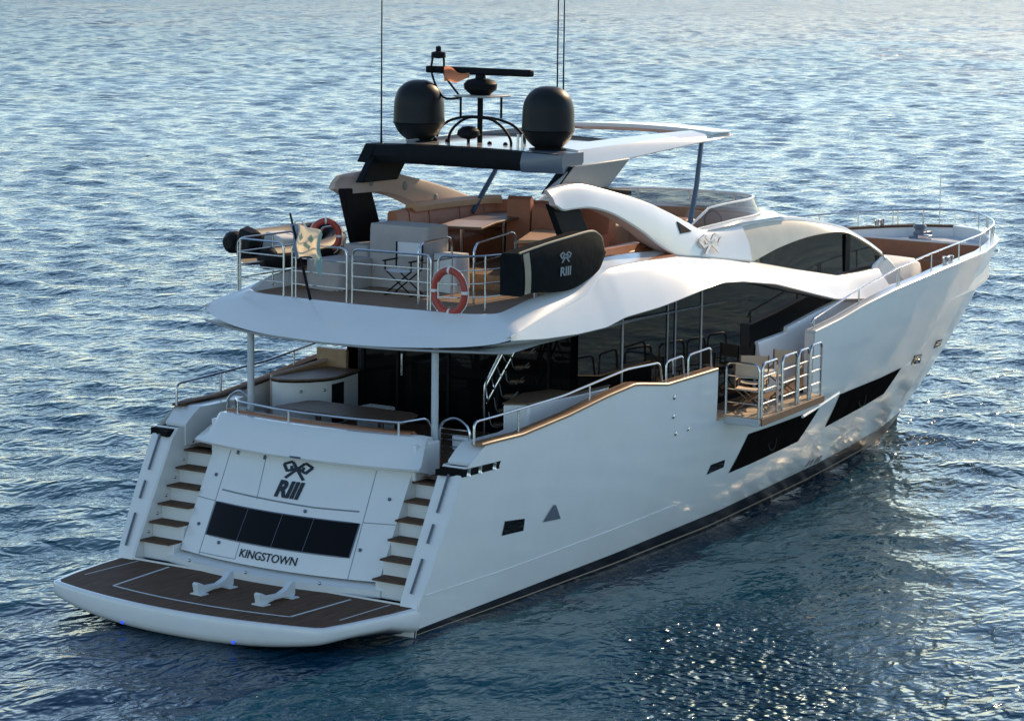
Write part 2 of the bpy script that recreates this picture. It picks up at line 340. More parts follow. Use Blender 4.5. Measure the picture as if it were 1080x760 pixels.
def build_hull():
    import bmesh
    ss = np.concatenate([np.linspace(0, .75, 70)[:-1], np.linspace(.75, .97, 36)[:-1], np.linspace(.97, 1, 12)])
    ws = list(np.linspace(0, 1, 30))
    mb = MB()
    for sg in (-1, 1):
        rows = []
        for s in ss:
            x, y, z = hp(s, 0)
            row = [(x - 1.2*s, .0, -1.1*(1 - s**6)), (x - .8*s, sg*y*.8, -.7*(1 - s**6) - .02), (x, sg*y*.985, -.12)]
            row += [(lambda q: (q[0], sg*q[1], q[2]))(hp(s, w)) for w in ws]
            rows.append(row)
        mb.grid(rows)
    # closing transom below the platform
    zz = [-.6, 0, .25, .52]
    mb.grid([[(1.96, y, z) for y in (-3.15, -1, 1, 3.15)] for z in zz])
    o = mb.build('hull', 'hull_paint', Yt, ang=30, merge=True)
    me = o.data; bm = bmesh.new(); bm.from_mesh(me)
    for co, no in (((11.1, 0, 0), (1, 0, 0)), ((14.82, 0, 0), (1, 0, 0)), ((0, 0, 2.36), (0, 0, 1))):
        geom = [e for e in list(bm.verts) + list(bm.edges) + list(bm.faces)
                if (e.co.y if hasattr(e, 'co') else sum(v.co.y for v in e.verts)/len(e.verts)) < -1]
        bmesh.ops.bisect_plane(bm, geom=geom, plane_co=co, plane_no=no, dist=.001)
    kill = [f for f in bm.faces if f.calc_center_median().y < -1 and 11.1 < f.calc_center_median().x < 14.82 and f.calc_center_median().z > 2.36]
    bmesh.ops.delete(bm, geom=kill, context='FACES')
    # painted waterline: black boot top with a pale pinstripe near its lower edge
    def top(x): return tab(x, [(1.9, .13), (8, .30), (15.5, .52), (22, .66), (25, .7)])
    bm.to_mesh(me); bm.free()
    me.shade_smooth(); me.set_sharp_from_angle(angle=rad(30))
    # boot top strips follow the hull a few mm proud of it
    for nm, mt, f0, f1, off in (('boot_top', 'boot_black', -.25, 1.0, .006), ('boot_pinstripe', 'pinstripe', .26, .36, .011)):
        b = MB()
        for sg in (-1, 1):
            rows = []
            for x in np.linspace(1.97, 25.3, 140):
                r = []
                for q in np.linspace(f0, f1, 6):
                    z = top(x)*q
                    y = hy(x, max(z, 0)) + off
                    r.append((x, sg*y, z))
                rows.append(r)
            b.grid(rows)
        b.build(nm, mt, Yt)
build_hull()

def cap_path(a, b, n): return [(x, sheer_y(x), sheer_z(x)) for x in np.linspace(a, b, n)]
def perp(pts, d):
    "offset of a plan path to its left-hand side (towards the centre line for a path on +y running forward is negative)"
    out = []
    for i, p in enumerate(pts):
        a, b = pts[max(i-1, 0)], pts[min(i+1, len(pts)-1)]
        t = Vector((b[0]-a[0], b[1]-a[1], 0)).normalized(); n = Vector((t.y, -t.x, 0))
        out.append((p[0] + n.x*d, max(p[1] + n.y*d, 0.0), p[2]))
    return out
def strip_along(path, sg, prof):
    "prof: list of (inward offset, dz) -> closed profile swept along a hull path"
    offs = {d: perp(path, d) for d, _ in prof}
    return [[(offs[d][i][0], sg*offs[d][i][1], path[i][2] + dz) for d, dz in prof] for i in range(len(path))]
dense = list(np.linspace(3.55, 24, 90)) + list(np.linspace(24, 28.22, 60))[1:]
for sg, runs in ((-1, [(3.55, 11.08), (14.84, 28.23)]), (1, [(3.55, 28.23)])):
    for a, b in runs:
        xs = [a] + [x for x in dense if a < x < b] + [b]
        path = [(x, sheer_y(x), sheer_z(x)) for x in xs]
        mb = MB(); rows = strip_along(path, sg, [(-.02, .0), (-.02, .035), (.0, .05), (.21, .05), (.225, .035), (.225, .0)])
        mb.grid(rows, cu=True); mb.poly(rows[0]); mb.poly(rows[-1][::-1])
        if b < 12: mt = 'teak_cap'
        else: mt = 'gelcoat'
        if sg == 1:
            k = [i for i, x in enumerate(xs) if x < 14]
            m1 = MB(); m1.grid(rows[:len(k)], cu=True); m1.poly(rows[0]); m1.build('cap_rail', 'teak_cap', Yt)
            m2 = MB(); m2.grid(rows[len(k)-1:], cu=True); m2.build('cap_rail', 'gelcoat', Yt)
        else: mb.build('cap_rail', mt, Yt)
        inn = MB(); off = perp(path, .2)
        def dk(x): return tab(x, [(3.5, 2.3), (11.1, 2.36), (14.8, 2.5), (16, 2.9), (18, 3.35), (22, 3.6), (29, 3.6)])
        inn.grid([[(p[0], sg*p[1], p[2] + .01), (p[0], sg*p[1], (p[2] + dk(p[0]))/2), (p[0], sg*p[1], dk(p[0]) - .05)] for p in off])
        inn.build('bulwark', 'gelcoat', Yt)
# closing faces of the bulwark at the balcony opening
for x in (11.1, 14.82): MB().box((x if x > 12 else x - .05, -3.40, 2.30), (x + .05 if x > 12 else x, -3.2, sheer_z(x))).build('opening_jamb', 'gelcoat', Yt)

# side decks and foredeck
for sg in (-1, 1):
    rows = []
    for x in np.linspace(3.4, 26.3, 70):
        z = tab(x, [(3.5, 2.3), (11.1, 2.36), (14.8, 2.5), (16, 2.9), (18, 3.35), (22, 3.6), (29, 3.6)])
        rows.append([(x, sg*max(sheer_y(x) - .2, .05), z), (x, 0, z)])
    mb.grid(rows)
mb.build('main_deck', 'teak_deck', Yt)

# knuckle line low on the topsides
for sg in (-1, 1):
    pts = [(p[0], sg*(hy(p[0], p[1]) + .002), p[1]) for p in smooth([(2.1, .68, 0), (4.6, .70, 0), (7.6, .80, 0), (10, .9, 0)], 8)]
    MB().tube(pts, .012, 6).build('knuckle', 'gelcoat', Yt)

# hull windows
def hull_panel(quad, sg, off, n=10, m=5, rnd=.0):
    a, b, c, d = [np.array(p, float) for p in quad]
    rows = []
    for v in np.linspace(0, 1, m):
        row = []
        for u in np.linspace(0, 1, n):
            q = (a*(1-u) + d*u)*(1-v) + (b*(1-u) + c*u)*v
            row.append((q[0], sg*(hy(q[0], q[1]) + off), q[1]))
        rows.append(row)
    return rows
def grow(quad, k):
    c = np.mean(np.array(quad), 0); return [tuple(c + (np.array(p) - c)*(1 + k/np.linalg.norm(np.array(p) - c))) for p in quad]
WIN = [[(12.0, 1.22), (12.47, 1.91), (15.45, 2.00), (14.9, 1.40)], [(16.19, 1.51), (16.39, 2.17), (19.67, 2.29), (19.2, 1.78)]]
SMALL = [[(20.38, 2.27), (20.31, 2.48), (21.01, 2.42), (21.14, 2.2)], [(21.92, 2.43), (21.85, 2.60), (22.5, 2.56), (22.67, 2.38)],
         [(4.19, 1.33), (4.25, 1.56), (4.82, 1.51), (4.81, 1.31)], [(11.06, 1.33), (11.15, 1.5), (11.66, 1.52), (11.67, 1.38)]]
for sg in (-1, 1):
    for q in WIN:
        w = MB().grid(hull_panel(grow(q, .035), sg, .006, 24)).build('hull_window', 'black_paint', Yt)
        MB().grid(hull_panel(q, sg, .012, 24)).build('pane', 'glass_hull', w)
        cx, cz = q[0][0]*.55 + q[2][0]*.45, (q[0][1] + q[2][1])/2
        rows = [[(cx + .17*r*math.cos(t), sg*(hy(cx, cz) + .016 + .0*r), cz + .19*r*math.sin(t)) for t in np.linspace(0, 2*math.pi, 24, endpoint=False)] for r in (.82, 1)]
        MB().grid(rows, cu=True).build('opening_port', 'black_paint', w)
    for q in SMALL:
        w = MB().grid(hull_panel(grow(q, .02), sg, .006, 8)).build('porthole', 'steel', Yt)
        MB().grid(hull_panel(q, sg, .012, 8)).build('pane', 'glass_black', w)
    # shell vent
    MB().grid(hull_panel([(5.41, 1.36), (5.70, 1.62), (5.76, 1.6), (5.95, 1.33)], sg, .02, 8)).build('shell_vent', 'blue_grey', Yt)
    for x, z in ((9.53, 3.0), (9.52, 2.65), (9.63, 2.32), (10.09, 2.34)):
        MB().ball((x, sg*(hy(x, z) + .005), z), .045, 8, (1, .4, 1)).build('fuel_vent', 'steel', Yt)

for sg in (-1, 1):                                                   # small draught marks above the boot top
    for k, x in enumerate((16.35, 16.55, 16.82, 17.0)):
        MB().grid(hull_panel([(x, .60), (x + .015, .74), (x + .10, .74), (x + .085, .60)], sg, .006, 3, 3)).build('draught_mark', 'lettering', Yt)
# ---------------------------------------------------------------- text and emblem helpers
def text_mesh(txt, size, shear=0, bold=0, extr=.004):
    cu = bpy.data.curves.new('t', 'FONT'); cu.body = txt; cu.size = size; cu.shear = shear; cu.offset = bold; cu.extrude = extr; cu.align_x = 'CENTER'; cu.align_y = 'CENTER'
    o = bpy.data.objects.new('t', cu); C.objects.link(o)
    dg = bpy.context.evaluated_depsgraph_get(); me = bpy.data.meshes.new_from_object(o.evaluated_get(dg))
    vs = [v.co.copy() for v in me.vertices]; fs = [tuple(p.vertices) for p in me.polygons]
    bpy.data.objects.remove(o); bpy.data.curves.remove(cu); bpy.data.meshes.remove(me); return vs, fs
def place(vs, fs, fn, name, m, parent):
    mb = MB(); mb.add([fn(v.x, v.y, v.z) for v in vs], fs); return mb.build(name, m, parent, ang=0)
def emblem_mesh():
    "two crossed chequered flags, about 1 x 0.8, in a plane; flat bars and open squares"
    vs, fs = [], []
    def bar(p, q, w):
        p, q = np.array(p, float), np.array(q, float); d = (q - p)/np.linalg.norm(q - p); n = np.array([-d[1], d[0]])*w/2
        o = len(vs)
        for z in (-.004, .004):
            for c in (p - n, q - n, q + n, p + n): vs.append(Vector((c[0], c[1], z)))
        fs.extend([(o, o+3, o+2, o+1), (o+4, o+5, o+6, o+7)] + [(o+i, o+(i+1) % 4, o+4+(i+1) % 4, o+4+i) for i in range(4)])
    for s in (-1, 1):
        bar((s*.30, -.38), (-s*.20, .36), .10)                # pole
        a = np.array([-s*.20, .38]); b = np.array([-s*.02, .10]); out = np.array([-s*.27, -.16])
        bar(a, a + out, .10); bar(b, b + out, .10); bar(a + out, b + out + np.array([0, -.03]), .10)
        bar((a + b)/2 + out*.35, b + out*.55, .09)
    return vs, fs

# ---------------------------------------------------------------- swim platform
def plat_x(y): return -.55 + .055*y*y
def platform():
    def outline(inset, front=1.98):
        pts = []
        for y in np.linspace(-2.80 + inset, 2.80 - inset, 25): pts.append((plat_x(y) + inset, y))
        r = [(-.02, 2.90), (.5, 3.04), (1.3, 3.18), (front, 3.24)]
        pts += [(x + inset*.6, y - inset) for x, y in r]
        return pts + [(x, -y) for x, y in pts[::-1][:4]]
    prof = [(.30, .0), (.16, .03), (.07, .07), (.02, .13), (.0, .2), (.0, .42), (.008, .455), (.03, .476), (.06, .48)]
    rows = [[(x, y, z + (.48 - z)*.5*min(1, (abs(y)/3.1)**3)*(1 if x < 1.2 else max(0, (1.98 - x)/.78))) for x, y in outline(i)] for i, z in prof]
    mb = MB(); mb.grid(rows, cu=True); mb.poly([(x, y, .48) for x, y in outline(.06)]); mb.poly(rows[0][::-1])
    p = mb.build('swim_platform', 'gelcoat', Yt, ang=50)
    MB().prism([(x, y, .474) for x, y in outline(.10, 1.96)], (0, 0, .012)).build('teak_panel', 'teak_platform', p)
    # pale inlaid line, U-shaped, and the short seams by the hull
    def ribbon(pts, w, z=.4905, nm='inlay', m='canvas_white'):
        rows = []
        for i, q in enumerate(pts):
            a, b = pts[max(i-1, 0)], pts[min(i+1, len(pts)-1)]; t = Vector((b[0]-a[0], b[1]-a[1], 0)).normalized(); n = Vector((-t.y, t.x, 0))*w/2
            rows.append([(q[0] - n.x, q[1] - n.y, z), (q[0] + n.x, q[1] + n.y, z)])
        MB().grid(rows).build(nm, m, p, ang=0)
    aft = [(plat_x(y) + .60, y) for y in np.linspace(1.78, -1.95, 16)]
    ribbon(aft, .05); ribbon([(1.85, 1.98), aft[0]], .05); ribbon([aft[-1], (1.80, -1.98)], .05)
    ribbon([(1.9, 2.72), (.55, 2.72)], .03); ribbon([(1.9, -2.72), (.55, -2.72)], .03)
    for y in (.95, -1.35):
        MB().ball((plat_x(y) + .02, y, .12), .030, 8).build('underwater_light', 'blue_lamp', p)
    # white sill between platform and garage door
    mb = MB(); rows = []
    for y in np.linspace(-2.3, 2.3, 17):
        x = 2.30 - .34*(1 - (y/2.3)**2)
        rows.append([(x - .12, y, .485), (x - .12, y, .60), (x - .02, y, .64), (x + .25, y, .66)])
    mb.grid(rows); mb.build('sill', 'gelcoat', p)
    for y in (1.55, .2, -1.3):
        MB().ball((2.05 - .3*(1 - (y/2.3)**2), y, .655), .03, 8).build('sill_light', 'steel', p)
platform()

# tender chocks standing on the platform
def chock(x, y, name):
    r = empty('tender_chock', (x, y, .492), rad(-4))
    prof = [(-.62, 0), (-.62, .10), (-.66, .34), (-.60, .38), (-.52, .34), (-.32, .22), (.05, .20), (.28, .30), (.42, .46), (.50, .50), (.56, .46), (.56, .10), (.50, .0), (.40, .02), (.2, .07), (-.1, .07), (-.34, .02), (-.40, 0)]
    k = .72
    MB().prism([(a*k, -.055, b*k*.78) for a, b in prof], (0, .11, 0)).build('cradle', 'gelcoat_matt', r, bevel=.012)
    for a in (-.5, .46): MB().box((a*k - .09, -.13, -.004), (a*k + .09, .13, .018)).build('foot', 'gelcoat_matt', r, bevel=.006)
    tag(r, name, 'boat chock', 'white tender chocks on the swim platform')
chock(.95, .20, 'white moulded boat chock on the teak platform, the one below the town name')
chock(.98, -1.08, 'white moulded boat chock on the teak platform, nearer the starboard side steps')

# ---------------------------------------------------------------- transom: garage door, coaming, stairs
def D(y, t, off=0):
    n = Vector((-.879, 0, .476))
    return (2.34 + .91*t - .30*(1 - (y/2.14)**2) + n.x*off, y, .70 + 1.68*t + n.z*off)
gd = MB()
ys = np.linspace(-2.14, 2.14, 33); ts = np.linspace(0, 1.06, 12)
rows = [[D(y, t) for y in ys] for t in ts]
gd.grid(rows); back = [[(p[0] + .5, p[1], p[2]) for p in (r[0], r[-1])] for r in rows]
gd.grid([[r[0], (r[0][0] + .6, r[0][1], r[0][2])] for r in rows]); gd.grid([[r[-1], (r[-1][0] + .6, r[-1][1], r[-1][2])] for r in rows])
gd.grid([[rows[0][i], (rows[0][i][0] + .5, rows[0][i][1], rows[0][i][2] - .02)] for i in range(33)])
door = gd.build('garage_door', 'gelcoat', Yt, ang=35, merge=True)
def dline(pts, w=.014, m='seam', nm='seam', off=.004):
    P = []
    for (y0, t0), (y1, t1) in zip(pts[:-1], pts[1:]):
        for k in np.linspace(0, 1, 9): P.append((y0 + (y1-y0)*k, t0 + (t1-t0)*k))
    MB().tube([D(y, t, off - w/2) for y, t in P], w, 5).build(nm, m, door, ang=60)
for q in ([(1.66, 1.0), (1.62, 0)], [(-1.52, 1.0), (-1.60, .0)], [(2.13, .512), (1.64, .51)], [(-1.57, .52), (-2.13, .525)], [(.76, 1.0), (.67, .6)], [(.735, .19), (.725, .03)], [(1.63, .02), (.73, .03)]):
    dline(q, .007)
dline([(1.55, .625), (.587, .617), (-.552, .605), (-1.435, .615)], .016, 'seam', 'grab_groove')
wins = MB(); nseg = 40
rows = [[D(y, t, .008) for y in np.linspace(1.605, -1.515, nseg)] for t in (.19, .30, .40, .507)]
wins.grid(rows); tw = wins.build('transom_window', 'glass_black', door)
rim = [D(y, .19, .004) for y in np.linspace(1.605, -1.515, 20)] + [D(y, .507, .004) for y in np.linspace(-1.515, 1.605, 20)]
MB().tube(rim, .012, 6, closed=True).build('window_seal', 'blue_grey', tw)
for y in (.78, 0.0, -.65): dl = [D(y + .035*(1-t), .19 + .317*t, .011) for t in np.linspace(0, 1, 5)]; MB().tube(dl, .006, 5).build('window_divider', 'blue_grey', tw)
def on_door(yc, tc, off):
    def fn(u, v, z):
        p = D(yc - u, tc + v/1.9107, off + z); return p
    return fn
vs, fs = text_mesh('RIII', .40, .16, .018); place(vs, fs, on_door(.05, .725, .012), 'lettering', 'lettering', door)
vs, fs = text_mesh('KINGSTOWN', .205, .0, .0015); place(vs, fs, on_door(.035, .092, .010), 'lettering', 'lettering', door)
vs, fs = emblem_mesh(); vs = [Vector((v.x*.66 + .0, v.y*.40, v.z)) for v in vs]; place(vs, fs, on_door(.0, .915, .010), 'crossed_flags', 'lettering', door)
for y, t in ((1.83, .745), (1.866, .267), (1.214, .144), (-.43, .56), (-1.664, .27), (-1.9, .75)):
    MB().ball(D(y, t, .01), .032, 8).build('latch', 'blue_grey', door)
for y in (1.45, .78): MB().tube([D(y, .97, .02), D(y, 1.03, .03)], .02, 6).build('hinge', 'blue_grey', door)

# cockpit coaming over the door
co = MB(); rows = []
for y in np.linspace(-2.42, 2.42, 35):
    a = abs(y)/2.42; b = .34*a*a; e = max(0, (a - .86)/.14)
    yo = y
    rows.append([(3.35 + b*.6, yo*.97, 2.30), (2.98 + b, yo, 2.40), (2.74 + b, yo, 2.46), (2.71 + b, yo, 2.50), (2.73 + b + .05*e, yo*(1 - .0*e), 2.54), (2.90 + b + .12*e, yo*(1 - .05*e), 2.78 - .05*e), (3.02 + b + .2*e, yo*(1 - .09*e), 2.95 - .06*e), (3.08 + b + .22*e, yo*(1 - .10*e), 2.985 - .06*e), (3.30 + b + .15*e, yo*(1 - .10*e), 2.985 - .06*e), (3.34 + b, yo*.9, 2.3)])
co.grid(rows); co.poly(rows[0]); co.poly(rows[-1][::-1])
coam = co.build('transom_coaming', 'gelcoat', Yt, ang=30)
vs, fs = emblem_mesh()
MB().tube([(2.83 - .0, .30, 2.50 + .0), (2.715, .0, 2.502), (2.72, -.20, 2.502)], .018, 5).build('lip_light', 'blue_grey', coam)

def stairs(sg):
    st = MB()
    tread_mb = []
    for i in range(6):
        z = .80 + .285*i; x = 2.20 + .235*i
        yi, yo = 2.18 - .02*i, 2.86
        st.box((x, min(sg*yi, sg*yo), z - .30 if i else .48), (x + 1.4 - .2*i, max(sg*yi, sg*yo), z - .012))
        tread_mb.append(((x - .12, min(sg*yi, sg*yo) + .015, z - .012), (x + .30, max(sg*yi, sg*yo) - .015, z + .022)))
    s = st.build('stairs', 'gelcoat', Yt, bevel=.008)
    for lo, hi in tread_mb: MB().box(lo, hi).build('tread', 'teak_platform', s, bevel=.006)
    for i in range(6):
        z = .80 + .285*i; x = 2.20 + .235*i
        MB().ball((x + .12, sg*2.845, z + .12), .028, 8, (1, .5, 1)).build('step_light', 'steel', s)
    # side quarter: aft-facing raked capping between the topsides and the stair well
    q = MB(); rows = []
    for w in np.linspace(.155, .90, 16):
        x, y, z = hp(0, w); k = min(max((w - .155)/.12, 0), 1)
        yi = 2.86
        rows.append([(x + .002, sg*y, z), (x - .035, sg*(y - .03), z), (x - .035, sg*(yi + .03), z), (x + .0, sg*yi, z), (x + 2.4, sg*yi, z)])
    q.grid(rows)
    quarter = q.build('quarter', 'gelcoat', Yt, ang=40)
    # grab bars lying on the raked capping
    for w0, w1 in ((.24, .42), (.50, .60), (.66, .86)):
        pts = []
        for w in np.linspace(w0, w1, 6):
            x, y, z = hp(0, w); pts.append((x - .075, sg*(y*.52 + 2.86*.48), z))
        MB().tube(pts, .022, 7).build('grab_bar', 'blue_grey', quarter)
    # bulwark block over the mooring fairlead
    b = MB(); rows = []
    for x in np.linspace(3.30, 4.9, 9):
        zz = min(2.64 + .0*(x-3), 2.66); zt = sheer_z(max(x, 3.65)); yo = sheer_y(x)
        dx = max(0, (3.65 - x))
        rows.append([(x, sg*(yo - .03), 2.62), (x, sg*(yo - .01), (2.62 + zt - dx*.6)/2), (x, sg*(yo - .01), zt - dx*.75), (x, sg*2.84, zt - dx*.75), (x, sg*2.84, 2.3)])
    b.grid(rows); b.poly(rows[0])
    b.build('bulwark_end', 'gelcoat', Yt, ang=35)
    fl = MB().box((2.98, min(sg*2.9, sg*3.372), 2.50), (4.10, max(sg*2.9, sg*3.372), 2.62)).build('fairlead', 'black_matt', Yt)
    for x in (3.12, 3.45, 3.86): MB().lathe([(0.001, 0), (.05, 0), (.035, .05), (.05, .11), (.001, .11)], (x, sg*3.37, 2.505), 12).build('roller', 'steel', fl)
    MB().prism([(2.86, sg*2.9, 2.50), (3.0, sg*3.3, 2.50), (3.0, sg*3.3, 2.62), (2.86, sg*2.9, 2.60)], (.3, 0, 0)).build('fairlead_lip', 'black_matt', fl)
    # gate at the stair head
    g = MB(); fr = fillet([(4.15, sg*2.05, 2.52), (4.15, sg*2.05, 3.10), (4.2, sg*2.34, 3.24), (4.2, sg*2.64, 3.08), (4.2, sg*2.64, 2.45)], .16)
    gate = MB().tube(fr, .024, 8).build('stair_gate', 'steel', Yt)
    for z in (2.62, 2.72, 2.84, 2.93, 3.02): MB().tube([(4.16, sg*2.06, z), (4.2, sg*2.63, z)], .011, 6).build('gate_bar', 'steel', gate)
    MB().obox((4.25, sg*2.42, 2.78), .03, .34, .24).build('gate_panel', 'gelcoat_matt', gate, bevel=.02)
for sg in (-1, 1): stairs(sg)
# inner walls between stair well and cockpit
mb = MB()
for sg in (-1, 1): mb.box((3.25, sg*2.16 - .05, 2.25), (3.95, sg*2.16 + .05, 2.86))
mb.build('cockpit_wall', 'gelcoat', Yt, bevel=.02)

# ---------------------------------------------------------------- cockpit
sf = MB(); rows = []
for y in np.linspace(-1.95, 2.05, 21):
    b = .22*(y/2.4)**2
    rows.append([(3.30 + b, y, 2.95), (3.32 + b, y, 3.02), (3.42 + b, y, 3.03), (3.50 + b, y, 2.98), (3.60 + b, y, 2.72), (4.15 + b, y, 2.70), (4.20 + b, y, 2.64), (4.20 + b, y, 2.3)])
sf.grid(rows); sf.poly(rows[0]); sf.poly(rows[-1][::-1]); sf.build('cockpit_sofa', 'leather_brown', Yt, ang=40)
# coaming handrail with its posts
rp = fillet([(3.75, 2.05, 3.0), (3.72, 2.05, 3.17), (3.42, 1.75, 3.19), (3.20, .75, 3.19), (3.14, 0, 3.19), (3.2, -1.0, 3.19), (3.36, -1.80, 3.19), (3.95, -1.92, 3.20), (4.1, -1.92, 3.02)], .10)
rl = MB().tube(rp, .024, 8).build('coaming_rail', 'steel', Yt)
for x, y in ((3.42, 1.75), (3.17, .42), (3.36, -1.78)): MB().tube([(x, y, 2.96), (x, y, 3.19)], .02, 8).build('post', 'steel', rl)
for sg in (-1, 1):
    pl = MB().tube([(4.08, sg*2.0, 2.55), (4.08, sg*2.0, 4.42)], .062, 14).build('overhang_pillar', 'post_paint', Yt)
    MB().lathe([(.062, 0), (.09, .02), (.09, .06), (.062, .08)], (4.08, sg*2.0, 4.30), 14).build('pillar_collar', 'post_paint', pl)

# bar on the port side
br = MB()
plan = [(5.72, 2.85), (5.66, 2.62), (5.80, 2.35), (6.12, 2.12), (6.55, 2.02), (7.45, 2.2), (7.45, 2.85)]
sp = smooth([(p[0], p[1], 0) for p in plan[1:-1]], 5)
full = [plan[0]] + [(p[0], p[1]) for p in sp] + [plan[-1]]
br.prism([(x, y, 2.3) for x, y in full], (0, 0, .86)); bar = br.build('bar', 'gelcoat', Yt, ang=40)
def infl(pts, k):
    c = np.mean(np.array(pts), 0); return [tuple(np.array(p) + (np.array(p) - c)/np.linalg.norm(np.array(p) - c)*k) for p in pts]
MB().prism([(x, y, 3.19) for x, y in infl(full, .05)], (0, 0, .035)).build('worktop', 'wood_table', bar, bevel=.008)
MB().prism([(x, y, 3.158) for x, y in infl(full, .02)], (0, 0, .03)).build('worktop_edge', 'black_matt', bar)
MB().prism([(6.42, 2.0, 2.35), (6.82, 2.04, 2.35), (6.82, 2.3, 2.35), (6.42, 2.3, 2.35)], (0, 0, .74)).build('fridge', 'black_paint', bar, bevel=.01)
for x, y in ((5.84, 2.28), (6.25, 2.06)): MB().ball((x, y, 3.0), .03, 8).build('knob', 'steel', bar)
# port side screen between cockpit and side deck, with a timber edge
sc = MB().prism([(5.85, 2.95, 2.3), (7.5, 2.95, 2.3), (7.5, 2.95, 3.34), (5.85, 2.95, 3.23)], (0, .06, 0)).build('side_screen', 'wood_tan', Yt)
MB().tube([(5.85, 2.97, 2.3), (5.85, 2.97, 3.23), (7.5, 2.97, 3.34)], .035, 6).build('timber_edge', 'beige_lining_bounce', sc)
MB().box((7.46, 2.5, 2.3), (7.56, 3.2, 3.56)).build('side_door', 'wood_tan', Yt, bevel=.02)

# saloon bulkhead and windows
mb = MB().box((7.55, -2.45, 2.3), (7.62, 2.18, 4.40)); bk = mb.build('saloon_doors', 'glass_black', Yt)
for y in (2.15, 1.35, .2, -.9, -2.0): MB().box((7.52, y - .03, 2.3), (7.545, y + .03, 4.38)).build('door_frame', 'black_paint', bk)
MB().box((7.51, 1.22, 3.2), (7.545, 1.26, 3.6)).build('handle', 'steel', bk)
Ltab = [(4.4, 4.58), (5.44, 4.50), (6.5, 4.47), (7.4, 4.49), (8.04, 4.60), (9.17, 4.65), (9.92, 4.71), (11.0, 4.81), (11.74, 4.86), (12.56, 4.80), (13.93, 4.62), (15.52, 4.29), (16.74, 4.04), (18.2, 3.9), (19.6, 3.95)]
Ly = [(4.4, 3.32), (7.5, 3.3), (9.4, 3.25), (10.3, 3.2), (12, 3.1), (14.3, 3.0), (16, 2.9), (17, 2.85), (19.6, 2.75)]
Ttab = [(4.4, 4.66), (5.6, 4.86), (6.6, 4.99), (7.23, 5.09), (7.7, 5.32), (8.06, 5.43), (8.8, 5.44), (9.6, 5.43), (11.0, 5.37), (12.85, 5.17), (14.12, 5.0), (15.83, 4.7), (17.64, 4.41), (18.6, 4.39), (19.63, 4.4)]
Ty = [(4.4, 3.32), (7.2, 3.05), (7.9, 2.88), (9.3, 2.72), (10.6, 2.62), (12.4, 2.52), (13.8, 2.46), (15.5, 2.43), (17.4, 2.42), (19.4, 2.4)]
low_top = [(13.94, 3.45), (15.07, 3.53), (15.10, 3.62), (17.24, 3.96), (19.5, 4.0)]
for sg in (-1, 1):
    g = MB(); rows = []
    for x in np.linspace(7.6, 17.3, 60):
        zb = 2.3 if x < 13.94 else tab(x, low_top) - .02
        zt = max(tab(x, Ltab) + .10, zb + .02)
        rows.append([(x, sg*2.58, zb), (x, sg*2.58, zt)])
    g.grid(rows); gl = g.build('saloon_window', 'glass_black', Yt)
    for x in (9.05, 10.62, 10.9, 11.85):
        MB().box((x - .02, min(sg*2.60, sg*2.572), 2.35), (x + .02, max(sg*2.60, sg*2.572), tab(x, Ltab) + .03)).build('mullion', 'blue_grey' if x > 10.5 and x < 11 else 'pillar_grey', gl)
    MB().tube([(10.76, sg*2.63, 3.2), (10.76, sg*2.63, 3.5)], .02, 6).build('handle', 'steel', gl)
    # pale side panel below the forward windows
    p = MB(); rows = []
    for x in sorted(list(np.linspace(13.94, 20.2, 40)) + [15.07, 15.10]):
        zt = tab(x, low_top); rows.append([(x, sg*2.86, 2.3), (x, sg*(2.66), zt - .03), (x, sg*2.64, zt), (x, sg*2.5, zt + .03)])
    p.grid(rows); p.poly(rows[0]); p.build('house_side', 'gelcoat', Yt, ang=30)
MB().box((13.94, -2.6, 2.3), (14.0, 2.6, 3.4)).build('side_bulkhead', 'gelcoat', Yt)
# dark room inside
MB().box((7.7, -2.4, 2.31), (17.0, 2.4, 4.3)).build('saloon_interior', 'dark_interior', Yt)

# curved stair to the flybridge, starboard side
sw = MB().tube(smooth([(6.75, -1.16, 2.4), (6.75, -1.16, 3.25), (6.8, -1.22, 3.5), (6.9, -1.42, 4.0), (6.95, -1.55, 4.4)], 5), .022, 7).build('flybridge_stair', 'steel', Yt)
MB().tube([(6.78, -1.17, 3.32), (6.9, -1.55, 4.1), (6.95, -1.70, 4.4)], .02, 7).build('handrail', 'steel', sw)
MB().tube([(6.78, -1.19, 3.02), (6.9, -1.78, 4.1), (6.95, -1.92, 4.4)], .02, 7).build('handrail', 'steel', sw)
for k in range(6):
    t = k/5; p = np.array([6.78, -1.17, 3.3])*(1-t) + np.array([6.93, -1.66, 4.3])*t; q = np.array([6.78, -1.19, 3.02])*(1-t) + np.array([6.93, -1.86, 4.25])*t
    MB().tube(smooth([tuple(p), tuple((p + q)/2 + np.array([-.03, -.04, -.05])), tuple(q)], 3), .014, 6).build('bracket', 'steel', sw)
for i in range(7):
    z = 2.62 + .27*i; y = -1.30 - .115*i*1.0
    MB().prism([(6.78, y - .02, z), (6.92, y - .22, z), (7.10, y - .14, z), (6.94, y + .05, z)], (0, 0, .04)).build('tread', 'teak_dull', sw, bevel=.008)
    MB().tube(smooth([(6.8, y + .08, z + .24), (6.75, y - .02, z + .02), (6.78, y - .16, z + .0), (6.85, y - .28, z + .12)], 4), .015, 6).build('bracket', 'steel', sw)
